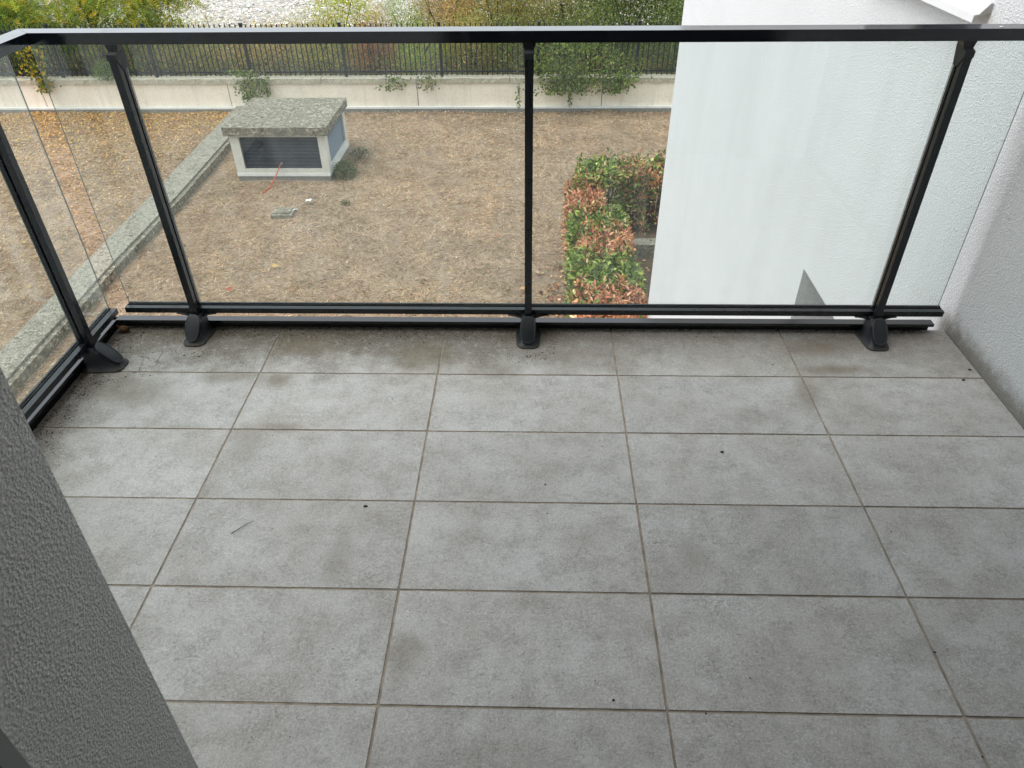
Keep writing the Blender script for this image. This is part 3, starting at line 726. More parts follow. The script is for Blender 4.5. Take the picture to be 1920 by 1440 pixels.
# right hand side: white frame and blue grey louvre
sy0, sy1, sl, sh = VY0 + .17, VY1 - .14, -4.31, -3.66
bm = bmesh.new()
box(bm, VX1 - .15, VX1 + .004, VY0 + .2005, sy0 + .04, z0, z1); box(bm, VX1 - .15, VX1 + .004, sy1, VY1 - .201, z0, z1) if VY1 - .201 > sy1 else None
box(bm, VX1 - .15, VX1 + .003, sy0 + .0405, sy1 - .0005, z0, sl); box(bm, VX1 - .15, VX1 + .003, sy0 + .0405, sy1 - .0005, sh, z1)
finish(bm, 'side_frame', M['flash'], vent, .004)
g2 = boxo('side_louvre_frame', M['slat_pale'], vent, VX1 - .10, VX1 - .078, sy0 + .041, sy1 - .001, sl + .001, sh - .001)
N2 = 20; st2 = (sh - sl - .01) / N2; me = None
for k in range(N2):
    z = sl + .005 + st2 * k
    if me is None:
        bm = bmesh.new(); prism(bm, [(VX1 - .030, z), (VX1 - .036, z - .002), (VX1 - .052, z + st2 * .30), (VX1 - .050, z + st2 * .42)], sy0 + .043, sy1 - .003, 'y'); o = finish(bm, 'slat', M['slat_pale'], g2); me = o.data
    else: link('slat', me, g2, (0, 0, st2 * k))
# red cable that comes out of the louvre and ends on the grass
cab = thing('red_cable', 'thin red cable running from the vent louvre down onto the dry grass', 'cable', (-4.7, 12.6, GZ))
bm = bmesh.new(); tube(bm, [(-4.515, 13.22, -4.245), (-4.525, 13.14, -4.262), (-4.55, 13.06, -4.33), (-4.62, 12.90, -4.47), (-4.68, 12.74, -4.565), (-4.73, 12.58, -4.578), (-4.75, 12.44, -4.580)], .0125, 8)
finish(bm, 'sleeve', M['red'], cab, smooth=True)
bm = bmesh.new(); tube(bm, [(-4.505, 13.26, -4.236), (-4.514, 13.225, -4.243)], .022, 8); finish(bm, 'end_fitting', M['white_thing'], cab, smooth=True)
# small concrete hatch in the grass
h = thing('manhole_cover', 'small square concrete inspection cover sunk in the dry grass', 'manhole cover', (-4.03, 11.4, GZ))
bm = bmesh.new(); box(bm, -4.24, -3.83, 11.28, 11.66, GZ - .1, GZ + .055); finish(bm, 'rim', M['path'], h, .012)
bm = bmesh.new(); box(bm, -4.19, -3.88, 11.33, 11.61, GZ + .0551, GZ + .078)
for v in bm.verts: v.co.z += .012 * (v.co.x + 4.03)
finish(bm, 'lid', M['cap'], h, .008)
bm = bmesh.new(); tube(bm, [(-3.85, 11.46, GZ + .075), (-3.80, 11.47, GZ + .10), (-3.75, 11.49, GZ + .085)], .010, 6); finish(bm, 'handle', M['white_thing'], h, smooth=True)
bm = bmesh.new(); bmesh.ops.create_grid(bm, x_segments=4, y_segments=4, size=.055)
for v in bm.verts: v.co = Vector((v.co.x - 3.645, v.co.y + 11.935, GZ + .075 + random.uniform(0, .035)))
tag(finish(bm, 'paper_scrap', M['white_thing']), 'crumpled white paper scrap lying on the dry grass right of the hatch', 'litter')

# ================================================================== PLANTS
DEADP = [(.42, .165, .075), (.52, .25, .125), (.29, .105, .048), (.62, .39, .23), (.16, .062, .032)]
GREENP = [(.080, .135, .016), (.120, .190, .022), (.25, .30, .05), (.042, .078, .014), (.42, .44, .15)]
def laurel(name, label, x0, x1, y0, y1, zt, dead, n, cz=GZ, single=70, group='laurel shrubs of the clipped hedge', red=False, gaps=0.0):
    cx, cy = (x0 + x1) / 2, (y0 + y1) / 2; hx, hy = (x1 - x0) / 2, (y1 - y0) / 2; H = zt - cz
    t = thing(name, label, 'shrub', (cx, cy, cz), group)
    n = int(n * 1.7)
    bm = bmesh.new()
    for k in range(26):
        a = random.uniform(0, 6.28); r = random.uniform(.1, .95)
        ex, ey = cx + hx * r * math.cos(a), cy + hy * r * math.sin(a); sx, sy = cx + hx * .4 * r * math.cos(a), cy + hy * .5 * r * math.sin(a)
        zm = cz + H * random.uniform(.3, .55)
        tube(bm, [(sx, sy, cz - .02), ((sx * .5 + ex * .5) + random.uniform(-.05, .05), (sy + ey) / 2, zm), (ex, ey, zt - random.uniform(.03, .2))], [.016, .011, .005], 5)
    finish(bm, 'branches', M['twig'], t)
    # leaves: mostly in the outer shell of the clipped block
    q = rng.uniform(-1, 1, (n, 3)); q[:, 2] = rng.uniform(0.03, 1, n) ** 0.75
    push = rng.random(n) < 0.8; ax = rng.choice(3, n, p=[.25, .25, .5])
    for a in (0, 1):
        s_ = push & (ax == a); q[s_, a] = np.sign(q[s_, a]) * rng.uniform(.78, 1.06, s_.sum())
    s_ = push & (ax == 2); q[s_, 2] = rng.uniform(.84, 1.04, s_.sum())
    lump = 0.06 * np.sin(q[:, 0] * 5 + cy * 3) * np.cos(q[:, 1] * 4 + cx) + .05 * np.sin(q[:, 0] * 11 + cx * 5) * np.sin(q[:, 1] * 9 + cy) + .10 * (rng.random(n) ** 6)
    rnd = 1 - 0.16 * (np.abs(q[:, 0]) ** 4) * (np.abs(q[:, 1]) ** 4)
    P = np.stack([cx + hx * q[:, 0] * rnd, cy + hy * q[:, 1] * rnd, cz + H * (q[:, 2] + lump * q[:, 2]) - .08 * H * (np.abs(q[:, 0]) ** 6)], 1)
    out = np.stack([q[:, 0] * hx, q[:, 1] * hy, (q[:, 2] - .35) * H], 1)
    D = unit(unit(out) * .8 + rdir(n) * .9 + np.array([0, 0, -.25 if dead > .5 else .1]))
    Nn = unit(unit(out) * .7 + np.array([0, 0, .8]) + rdir(n) * .55)
    # clumps of dead or living leaves
    cl = np.sin(P[:, 0] * 3.1 + cy) * np.cos(P[:, 1] * 4.3 + cx * 2) + .4 * np.sin(P[:, 2] * 7)
    isdead = rng.random(n) < np.clip(dead + .20 * cl, 0.02, 0.98)
    Ln = rng.uniform(.055, .105, n); Wd = Ln * np.where(isdead, rng.uniform(.24, .46, n), rng.uniform(.42, .55, n))
    V, F = leaves(P, D, Nn, Ln, Wd, LEAF6)
    c = np.where(isdead[:, None], pick_cols(n, DEADP, [.33, .25, .2, .12, .1]), pick_cols(n, GREENP, [.34, .28, .17, .14, .07]))
    c = np.clip(c * 1.28, 0, .9)
    if red: c = np.where((rng.random(n) < .35)[:, None] & (P[:, 0:1] > cx), pick_cols(n, [(.24, .035, .03), (.16, .03, .03)]), c)
    np_mesh('foliage', V, F, M['leaf'], np.repeat(c, 8, 0), t, 'stuff')
    # the large leaves on top that can be told apart, each an object
    if single:
        shapes = {}
        for k in range(single):
            u, v_ = random.uniform(-.92, .92), random.uniform(-.92, .92)
            px_, py_ = cx + hx * u, cy + hy * v_
            cl_ = math.sin(px_ * 3.1 + cy) * math.cos(py_ * 4.3 + cx * 2)
            dd = random.random() < min(.98, max(.02, dead + .2 * cl_))
            var = (dd, random.randrange(4))
            if var not in shapes:
                cc = random.choice(DEADP[:4]) if dd else random.choice(GREENP)
                V1, F1 = leaves(np.zeros((1, 3)), np.array([[1., 0, 0]]), np.array([[0, 0, 1.]]), .098, .034 if dd else .047, LEAF6)
                me = np_mesh('leaf', V1, F1, M['leaf'], np.tile(np.array(cc) * random.uniform(.85, 1.15), (8, 1)))
                shapes[var] = me.data; bpy.data.objects.remove(me)
            o = link('leaf', shapes[var], t, (px_ - cx, py_ - cy, H * random.uniform(1.0, 1.06)))
            o.rotation_euler = (random.gauss(0, .45), random.gauss(.12, .4), random.uniform(0, 6.28)); s0 = random.uniform(.75, 1.1); o.scale = (s0, s0, s0)
    return t
HZ = -3.52
laurel('laurel_shrub', 'browned laurel shrub at the far outer corner of the hedge', 1.47, 2.10, 9.25, 10.45, HZ, .95, 2600)
laurel('laurel_shrub', 'green laurel shrub in the hedge between two browned ones, farther from the railing', 1.50, 2.42, 8.55, 9.45, HZ - .05, .10, 2300)
laurel('laurel_shrub', 'browned laurel shrub in the middle of the hedge run, between two green ones', 1.62, 2.42, 7.75, 8.72, HZ - .02, .84, 2300)
laurel('laurel_shrub', 'green broad-leaved laurel shrub in the hedge nearest the balcony glass', 1.46, 2.44, 6.72, 7.95, HZ - .04, .07, 2900, single=90)
laurel('laurel_shrub', 'browned laurel shrub at the near end of the hedge, below the kick bar', 1.44, 2.40, 5.45, 6.85, HZ, .93, 3000, single=90)
laurel('laurel_shrub', 'green laurel shrub at the back of the hedge left of the short browned top', 1.66, 2.62, 10.1, 11.0, -3.38, .12, 2400, group='shrubs of the back hedge row')
laurel('laurel_shrub', 'tall half bare laurel shrub above the concrete kerb, brown tuft on top', 2.45, 2.90, 10.15, 10.9, -3.28, .62, 1100, group='shrubs of the back hedge row', single=30)
laurel('laurel_shrub', 'laurel shrub with reddish leaves against the corner of the white wing', 2.72, 3.55, 10.15, 11.1, -3.36, .35, 1800, group='shrubs of the back hedge row', red=True)

# dry grass: separate blades, one mass
def vnoise(x, y, cell, seed):
    g = np.random.default_rng(seed).random((256, 256)); u, v = x / cell, y / cell
    i, j = np.floor(u).astype(int), np.floor(v).astype(int); fu, fv = u - i, v - j; fu = fu * fu * (3 - 2 * fu); fv = fv * fv * (3 - 2 * fv)
    G = lambda a, b: g[a % 256, b % 256]
    return (G(i, j) * (1 - fu) + G(i + 1, j) * fu) * (1 - fv) + (G(i, j + 1) * (1 - fu) + G(i + 1, j + 1) * fu) * fv
def on_lawn(n, x0, x1, y0, y1):
    P = np.stack([rng.uniform(x0, x1, n), rng.uniform(y0, y1, n), np.zeros(n)], 1)
    P[:, 2] = GZ + 0.016 * wav(P[:, 0], P[:, 1]); return P
P = on_lawn(700000, -16, 5.6, 4.6, 17.95)
x, y = P[:, 0], P[:, 1]
left_edge = np.interp(y, [a[1] for a in pl], [a[0] for a in pl]); right_edge = np.interp(y, [a[1] for a in pr2], [a[0] for a in pr2])
keep = ~((x > left_edge - .02) & (x < right_edge + .02)) & ~((x > VX0 - .02) & (x < VX1 + .02) & (y > VY0 - .09) & (y < VY1)) & ~((x > 2.2) & (y < 9.6)) & ~((x > 3.6) & (y < 12.3))
keep &= ~((x > 2.4) & (y > 9.5) & (y < 12.2)) & ~((x > -4.24) & (x < -3.83) & (y > 11.28) & (y < 11.66))
patch = (vnoise(x, y, .9, 1) - .5) * .8 + (vnoise(x, y, .28, 2) - .5) * 1.0 + (vnoise(x, y, .11, 3) - .5) * .9
keep &= rng.random(len(P)) < np.clip(.80 + patch * .60, .15, 1)
P = P[keep]; patch = patch[keep]; n = len(P)
ang = vnoise(P[:, 0], P[:, 1], .35, 5) * 9 + rng.normal(size=n) * .9
D = unit(np.stack([np.cos(ang), np.sin(ang), np.abs(rng.normal(size=n)) * .24 + .04], 1))
green = np.clip(.05 + .36 * np.clip((9.6 - P[:, 1]) / 4.0, 0, 1) * np.clip((P[:, 0] + 7) / 6, 0, 1) + .08 * patch, 0.01, .5)
isg = rng.random(n) < green
c = np.where(isg[:, None], pick_cols(n, [(.105, .105, .045), (.075, .09, .035), (.15, .14, .06)]), pick_cols(n, [(.50, .375, .255), (.60, .465, .325), (.375, .275, .185), (.21, .155, .105), (.70, .575, .42)], [.33, .22, .23, .12, .10]))
tint = vnoise(P[:, 0], P[:, 1], 1.6, 7)[:, None]; tone = .72 + .40 * vnoise(P[:, 0], P[:, 1], .5, 9)[:, None] + .32 * vnoise(P[:, 0], P[:, 1], .12, 11)[:, None]
c = c * tone * (np.array([1.0, 1.0, 1.0]) * (1 - tint) + np.array([1.06, .98, .90]) * tint)
V, F = leaves(P, D, rdir(n, .6), rng.uniform(.04, .12, n), rng.uniform(.005, .011, n), BLADE)
tag(np_mesh('dry_grass', V, F, M['grass'], np.repeat(c, 3, 0), None, 'stuff'), 'short sun-dried straw coloured grass covering the lawn', 'grass')

# leaf litter: orange carpet near the wall on the left, scattered brown elsewhere
def litter(name, label, P, pal, w, s0=.035, s1=.075):
    n = len(P); P = P.copy(); P[:, 2] += rng.uniform(.012, .045, n)
    Nn = unit(np.array([0, 0, 1.]) + rdir(n) * .55); D = rdir(n) * np.array([1, 1, .3]); L = rng.uniform(s0, s1, n)
    o = leaf_mesh(name, P, D, Nn, L, L * rng.uniform(.45, .8, n), pal, w, M['dead'], None, LEAF2, 'stuff', .25)
    return tag(o, label, 'leaves')
ORP = [(.50, .27, .085), (.56, .36, .15), (.42, .22, .08), (.60, .42, .10), (.34, .17, .08)]
def dens(n, y0, yp, x0, x1):
    y = 17.92 - np.abs(rng.exponential(yp, n)); x = rng.uniform(x0, x1, n); k = y > y0
    P = np.stack([x[k], y[k], np.zeros(k.sum())], 1); P[:, 2] = GZ + 0.016 * wav(P[:, 0], P[:, 1]); return P
litter('leaf_litter', 'thick orange and yellow fallen leaves on the lawn left of the concrete strip', np.concatenate([dens(17000, 12, 1.3, -17, -7.15), dens(6500, 7, 4.0, -17, -7.15)]), [(.54, .31, .11), (.64, .45, .22), (.44, .24, .09), (.66, .48, .13), (.34, .17, .08)], [.26, .34, .18, .12, .10], .03, .065)
a = dens(2600, 15.5, .35, -6.3, 5.0); b = on_lawn(700, -6.2, 2.6, 7, 17.8); b = b[~((b[:, 0] > VX0 - .1) & (b[:, 0] < VX1 + .1) & (b[:, 1] > VY0) & (b[:, 1] < VY1))]
litter('leaf_litter', 'sparse pale dry leaves strewn over the lawn right of the concrete strip', np.concatenate([a, b]), [(.48, .35, .22), (.36, .22, .12), (.58, .48, .34), (.27, .16, .09)], None, .03, .06)
c_ = on_lawn(150, .55, 1.5, 6.3, 9.4); c_[:, 0] = 1.45 - np.abs(rng.normal(size=len(c_))) * .25; d_ = on_lawn(130, 2.45, 3.4, 6.2, 9.5); d_[:, 2] = GZ + .06
litter('leaf_litter', 'brown laurel leaves dropped along the foot of the hedge', np.concatenate([c_, d_]), DEADP, None, .05, .095)
Lshape = None
for k, (fx, fy, lab) in enumerate(((.70, 8.46, 'single pale orange fallen leaf beside the middle railing post'), (1.02, 8.95, 'single tan fallen leaf between the middle post and the hedge'), (-4.05, 8.45, 'single red fallen leaf low on the lawn right of the near left post'),
                                   (-3.61, 9.19, 'single yellow fallen leaf on the bare middle of the lawn'), (.28, 10.34, 'single brown fallen leaf up the lawn left of the middle post'))):
    col = [(.58, .36, .18), (.52, .38, .24), (.42, .12, .07), (.58, .40, .14), (.36, .18, .09)][k]
    V1, F1 = leaves(np.zeros((1, 3)), np.array([[math.cos(k * 2.1), math.sin(k * 2.1), .05]]), np.array([[.2, -.3, 1.]]), .13, .08, LEAF6)
    o = np_mesh('fallen_leaf', V1, F1, M['dead'], np.tile(np.array(col), (8, 1))); o.location = (fx, fy, GZ + .065); tag(o, lab, 'leaf', 'single leaves on the lawn')

# weeds beside the vent
def tuft(name, label, cat, cx, cy, cz, rx, ry, h, n, pal, L, group=None, mat='foliage', w=None, droop=0.0, wid=.3):
    t = thing(name, label, cat, (cx, cy, cz), group)
    a = rng.uniform(0, 2 * np.pi, n); r = np.sqrt(rng.random(n)); zz = rng.random(n) ** .8
    P = np.stack([cx + rx * r * np.cos(a) * (1 - .35 * zz), cy + ry * r * np.sin(a) * (1 - .35 * zz), cz + h * zz * (1 - .45 * r * r)], 1)
    leaf_mesh('foliage', P, rdir(n, .35 - droop), rdir(n, .5), rng.uniform(.6, 1.25, n) * L, rng.uniform(.6, 1.25, n) * L * wid, pal, w, M[mat], t, LEAF2, 'stuff')
    bm = bmesh.new()
    for k in range(9):
        aa = random.uniform(0, 6.28); rr_ = random.uniform(.2, .8)
        tube(bm, [(cx, cy, cz - .02), (cx + rx * rr_ * .5 * math.cos(aa), cy + ry * rr_ * .5 * math.sin(aa), cz + h * .5), (cx + rx * rr_ * math.cos(aa), cy + ry * rr_ * math.sin(aa), cz + h * .85)], [.008, .005, .003], 4)
    finish(bm, 'stems', M['twig'], t)
    return t
WEED = [(.17, .21, .10), (.13, .17, .085), (.26, .28, .15), (.10, .13, .07)]
tuft('weed_clump', 'dusty green weed clump at the right front foot of the ventilation block', 'weeds', -3.22, 13.45, GZ, .30, .40, .34, 650, WEED, .085)
tuft('weed_clump', 'thin grey green weeds along the right side of the ventilation block', 'weeds', -3.12, 14.5, GZ, .30, .55, .26, 380, WEED, .06)
tuft('weed_clump', 'tiny green weed tuft on the lawn right of the paper scrap', 'weeds', -2.9, 11.95, GZ, .12, .12, .07, 120, WEED, .05)

# climbers that hang over the boundary wall
IVY = [(.12, .175, .042), (.17, .235, .055), (.26, .31, .085), (.075, .11, .034)]
def climber(label, x, z_top, z_bot, wid, n, pal=IVY, L=.075, w=None, y=17.93, taper=.6, up=0.0, depth=.16):
    t = thing('ivy', label, 'climber', (x, y, z_top), 'climbers hanging over the boundary wall')
    k = rng.random(n); 
    side = rng.normal(size=n) * .42 * wid * (1 - taper * k) + .10 * wid * np.sin(k * 9 + x)
    yy = y - np.abs(rng.normal(size=n)) * depth * (1 - .4 * k)
    P = np.stack([x + side, yy, z_top + up * rng.random(n) * (k < .25) - (z_top - z_bot) * k], 1)
    leaf_mesh('foliage', P, rdir(n, -.4), unit(np.array([0, -1., .6]) + rdir(n) * .6), rng.uniform(.6, 1.2, n) * L, rng.uniform(.6, 1.1, n) * L * .75, pal, w, M['foliage'], t, LEAF2, 'stuff')
    bm = bmesh.new()
    for q in range(max(1, int(wid * 7))):
        sx = x + random.gauss(0, .28) * wid
        tube(bm, [(sx, y + .05, z_top + .04), (sx + random.gauss(0, .04), y - .05, (z_top + z_bot) / 2), (sx * .6 + x * .4 + random.gauss(0, .05), y - .06, z_bot + .05)], .006, 4)
    finish(bm, 'vines', M['twig'], t)
climber('dense green climber spilling down the wall above the end of the concrete strip', -6.62, -3.52, -4.42, .58, 560, up=.1)
climber('thin green runner with few leaves beside the dense climber on the wall', -6.18, -3.62, -4.15, .28, 140)
climber('broad ivy curtain pouring through the fence right of the middle post', 1.75, -2.95, -4.08, 1.35, 2300, up=.25, depth=.3, taper=.35)
climber('ragged ivy mass hanging off the fence next to the white wing', 3.05, -3.25, -4.06, .95, 900, up=.25, depth=.28)
climber('single leafy strand hanging in front of the wall left of the middle post', .50, -3.85, -4.44, .07, 34, L=.085)
climber('single leafy strand hanging down below the broad ivy curtain', 1.86, -3.9, -4.46, .08, 36, L=.085)
climber('small sprig of ivy trailing over the coping near the panel joint', -2.75, -3.62, -3.98, .52, 130, taper=.1)
climber('yellowish sprig trailing over the coping right of the panel joint', -1.85, -3.60, -4.0, .36, 110, [(.16, .18, .05), (.26, .24, .06), (.10, .13, .05)], taper=.1)
climber('yellow green vine hanging at the gap between the corner panes', -12.1, -3.0, -4.02, .55, 420, [(.13, .17, .03), (.34, .28, .03), (.08, .12, .03), (.5, .32, .03)], .09, up=.2)

# wild growth beyond the fence: every shrub its own crown and stems
def shrub(name, label, cx, cy, rx, ry, z0, z1, n, pal, w=None, L=.07, wid=.42, cat='shrub', group='wild shrubs on the bank behind the fence', clump=14, stems=7, fine=False, jit=.24):
    t = thing(name, label, cat, (cx, cy, z0), group)
    cc = rng.uniform(-1, 1, (clump, 3)); cc /= np.maximum(1, np.linalg.norm(cc, axis=1, keepdims=True)); i = rng.integers(0, clump, n)
    q = cc[i] * .78 + rng.normal(size=(n, 3)) * .27
    zc, hz = (z0 + z1) / 2, (z1 - z0) / 2
    P = np.stack([cx + rx * q[:, 0], cy + ry * q[:, 1], zc + hz * q[:, 2]], 1)
    P[:, 2] = np.maximum(P[:, 2], z0 + .02)
    tone = (0.78 + .44 * rng.random(clump))[i][:, None]
    D = rdir(n, .15) if not fine else rdir(n, 1.1)
    V, F = leaves(P, D, unit(rdir(n, .9)), rng.uniform(.6, 1.3, n) * L, rng.uniform(.6, 1.3, n) * L * wid, LEAF2)
    c = np.clip(pick_cols(n, pal, w, jit) * tone * 1.5, .005, .9)
    np_mesh('crown', V, F, M['foliage'], np.repeat(c, 4, 0), t, 'stuff')
    bm = bmesh.new()
    for k in range(stems):
        e = cc[random.randrange(clump)]; bx, by = cx + random.gauss(0, .12) * rx, cy + random.gauss(0, .12) * ry
        ex, ey, ez = cx + rx * e[0] * .8, cy + ry * e[1] * .8, zc + hz * e[2] * .9
        tube(bm, [(bx, by, z0 - .1), ((bx * .6 + ex * .4), (by * .6 + ey * .4), z0 + (ez - z0) * .55), (ex, ey, ez)], [.028, .018, .008], 5)
    finish(bm, 'stems', M['bark'], t)
    return t
YG = [(.27, .30, .028), (.36, .36, .035), (.19, .24, .03), (.46, .38, .04)]
OL = [(.19, .195, .055), (.25, .23, .07), (.13, .15, .045), (.36, .27, .09)]
DG = [(.08, .115, .035), (.115, .16, .045), (.17, .21, .065), (.05, .07, .026)]
BR = [(.27, .18, .085), (.36, .24, .10), (.19, .14, .065), (.14, .16, .05), (.44, .28, .08)]
RB = [(.27, .095, .05), (.34, .15, .08), (.17, .085, .045), (.14, .14, .045)]
LG = [(.15, .22, .045), (.22, .29, .06), (.105, .16, .04), (.36, .34, .06)]
# low growth close behind the bars
low = [(-16.2, 19.6, 1.5, 1.0, -2.3, DG, 'deep green low shrub behind the fence, far left'), (-13.4, 19.5, 1.3, .9, -2.5, DG, 'dark green low shrub behind the bars beside the left tree trunk'), (-10.9, 19.7, 1.2, .9, -2.55, DG, 'dark green thicket behind the bars left of the left post'),
       (-8.9, 19.8, 1.2, 1.0, -2.75, OL, 'olive thicket behind the bars just right of the left post'), (-6.9, 19.8, 1.2, 1.0, -2.80, BR, 'brownish olive thicket behind the bars above the dense climber'), (-5.0, 19.8, 1.1, 1.0, -2.75, OL, 'olive bramble behind the bars above the ventilation block'),
       (-3.55, 19.6, .65, .8, -2.75, RB, 'rusty red brown shrub seen through the fence bars'), (-2.3, 19.8, 1.0, 1.0, -2.62, LG, 'fresh green bramble behind the bars right of the rusty shrub'), (-.8, 19.7, 1.1, 1.0, -2.55, OL, 'olive green thicket behind the bars left of the middle post'),
       (.7, 19.6, 1.2, .9, -2.35, DG, 'dark green thicket behind the middle post'), (2.6, 19.5, 1.3, .9, -2.3, DG, 'dark green thicket behind the broad ivy curtain'), (4.9, 19.5, 1.4, .9, -2.2, DG, 'dark green thicket behind the fence where the white wing hides it')]
for (x, y, rx, ry, zt, pal, lab) in low:
    shrub('bramble', lab, x, y, rx, ry, -4.0, zt, 5200, pal, None, .062, group='low thickets just behind the fence bars')
tuft('round_bush', 'small rounded light green bush poking through the fence by the left post', 'bush', -10.35, 17.92, -3.74, .42, .25, .52, 1100, [(.14, .20, .06), (.10, .16, .05), (.20, .26, .09)], .07)
# taller shrubs farther down the bank
shrub('willow_bush', 'bright yellow green bush rising above the fence left of centre', -4.95, 22.0, 1.05, .9, -4.3, -1.6, 9000, YG, [.35, .25, .25, .15], .085, .28, clump=26)
shrub('willow_bush', 'soft lime green bush above the fence, right of the bright yellow one', -3.0, 22.6, .75, .7, -4.5, -2.15, 6000, LG, [.3, .4, .15, .15], .09, .18, fine=True, clump=22)
shrub('wild_shrub', 'straw pink dry shrub between the yellow and the lime bush', -3.85, 23.4, .6, .6, -4.6, -2.75, 2600, [(.42, .27, .17), (.34, .22, .12), (.30, .26, .10)], None, .08, .2, fine=True)
shrub('wild_shrub', 'brown and orange tinged shrub above the fence left of the middle post', -1.75, 22.3, 1.0, .9, -4.4, -1.8, 8000, BR, None, .075, .35, clump=26)
shrub('wild_shrub', 'pale tan dry shrub above the fence right of the lime bush', -2.4, 23.2, .7, .7, -4.6, -2.2, 3600, [(.34, .24, .15), (.26, .18, .10), (.22, .20, .08)], None, .07, .3, clump=18)
shrub('wild_shrub', 'tall olive brown shrub above the middle railing post', -.05, 21.8, 1.1, .9, -4.3, -1.5, 9500, [(.15, .15, .045), (.21, .18, .06), (.30, .23, .08), (.09, .10, .035)], None, .07, .38, clump=26)
shrub('wild_shrub', 'tall dark shrub with bare brown twigs right of the middle post', 1.75, 21.4, 1.05, .9, -4.2, -1.4, 9500, [(.12, .125, .035), (.18, .14, .06), (.08, .09, .03), (.25, .22, .06)], None, .07, .38, stems=22, clump=26)
shrub('wild_shrub', 'tall deep green shrub beside the white wing, yellow tips on top', 3.6, 21.0, 1.15, .9, -4.1, -1.3, 9500, [(.05, .075, .022), (.08, .11, .03), (.25, .23, .04), (.035, .05, .02)], [.4, .3, .1, .2], .075, .4, stems=14, clump=26)
shrub('wild_shrub', 'tall near black shrub behind the edge of the white wing', 5.3, 21.0, 1.1, 1.0, -4.1, -1.3, 7000, DG, None, .075, .4, clump=22)
for (x, y, rx, zt, n_, pal, lab) in ((-1.6, 26.0, 1.5, -2.3, 8000, BR, 'big brownish bush filling the bank behind the orange tinged shrub'), (.9, 25.0, 1.6, -2.0, 9000, OL, 'big olive bush filling the bank behind the middle post'),
                                     (3.2, 24.4, 1.6, -1.8, 9000, DG, 'big dark bush filling the bank right of the middle post'), (5.6, 24.2, 1.7, -1.8, 8000, DG, 'big dark bush filling the bank beside the white wing'), (-12.5, 25.0, 1.6, -3.3, 5000, LG, 'low green bush on the bank behind the forked tree')):
    shrub('bank_bush', lab, x, y, rx, 1.1, -5.2, zt, n_, pal, None, .11, .5, 'bush', 'big bushes farther down the bank', clump=30)
for k, (x, y, lab) in enumerate(((-8.6, 21.3, 'loose yellow weeds above the fence left of the gravel'), (-7.0, 22.2, 'sparse dry stalks in front of the pale gravel'), (-5.7, 21.6, 'pale green weeds at the right end of the gravel'))):
    shrub('tall_weeds', lab, x, y, .85, .6, -4.0, -2.75 - .15 * (k == 1), 1100, [(.30, .26, .07), (.22, .24, .06), (.38, .32, .16)], None, .10, .13, 'weeds', 'weeds in front of the gravel', fine=True)
# the tree at the left: trunk, limbs, feathery compound leaves
def locust(label, cx, cy, z0, z1, rx, ry, nspray, pal, w, trunk):
    t = thing('locust_tree', label, 'tree', (cx, cy, z0), 'trees beyond the fence')
    bm = bmesh.new()
    for br in trunk: tube(bm, br[0], br[1], 8)
    finish(bm, 'trunk', M['bark'], t, smooth=True)
    q = rng.normal(size=(nspray, 3)) * .46; cl = rng.uniform(-1, 1, (16, 3)); q = cl[rng.integers(0, 16, nspray)] * .75 + q * .45
    B = np.stack([cx + rx * q[:, 0], cy + ry * q[:, 1], (z0 + z1) / 2 + .5 * (z1 - z0) * q[:, 2]], 1)
    D = unit(rdir(nspray) * np.array([1, 1, .5]) + np.array([0, -.1, -.35])); S = unit(np.cross(D, rdir(nspray))); S = unit(S * np.array([1, 1, .4]))
    sc = pick_cols(nspray, pal, w, .18)
    K = 13; Ls = rng.uniform(.20, .34, nspray)
    Ps, Ds, Ns, Cs = [], [], [], []
    for k in range(K):
        side = 1 if k % 2 else -1
        f = .12 + .88 * (k // 2) / 6
        Ps.append(B + D * (Ls * f)[:, None] - np.array([0, 0, 1.]) * (.10 * f * f)); Ds.append(unit(S * side + D * .35) if k < K - 1 else D); Ns.append(np.cross(D, S)); Cs.append(sc)
    P = np.concatenate(Ps); n = len(P)
    leaf = leaves(P, np.concatenate(Ds), np.concatenate(Ns) + rdir(n) * .25, rng.uniform(.045, .065, n), rng.uniform(.020, .030, n), LEAF2)
    c = np.concatenate(Cs) * (1 + rng.normal(size=(n, 1)) * .1)
    np_mesh('crown', leaf[0], leaf[1], M['foliage'], np.repeat(np.clip(c * 1.4, .005, .9), 4, 0), t, 'stuff')
    return t
LO = [(.19, .235, .030), (.13, .19, .03), (.30, .30, .035), (.60, .40, .03), (.09, .145, .028)]
locust('feathery yellow green tree with a forked dark trunk above the left corner of the railing', -11.2, 20.0, -3.3, -1.4, 2.7, 1.2, 4200, LO, [.34, .26, .2, .08, .12],
       [([(-11.5, 20.2, -4.2), (-11.52, 20.15, -2.9), (-11.75, 20.1, -1.7), (-11.95, 20.1, .4)], [.10, .085, .07, .05]), ([(-11.5, 20.2, -3.2), (-11.45, 20.1, -2.4), (-11.55, 20.05, -1.4), (-11.35, 20.0, .3)], [.08, .06, .05, .03]),
        ([(-11.5, 20.15, -2.9), (-11.0, 19.9, -2.3), (-10.1, 19.7, -1.9), (-9.2, 19.6, -1.7)], [.05, .035, .025, .012]), ([(-11.6, 20.1, -2.2), (-12.4, 19.9, -1.7), (-13.3, 19.8, -1.5)], [.05, .03, .012]), ([(-11.5, 20.1, -2.0), (-10.7, 20.0, -1.3), (-9.8, 19.9, -.9)], [.04, .03, .012])])
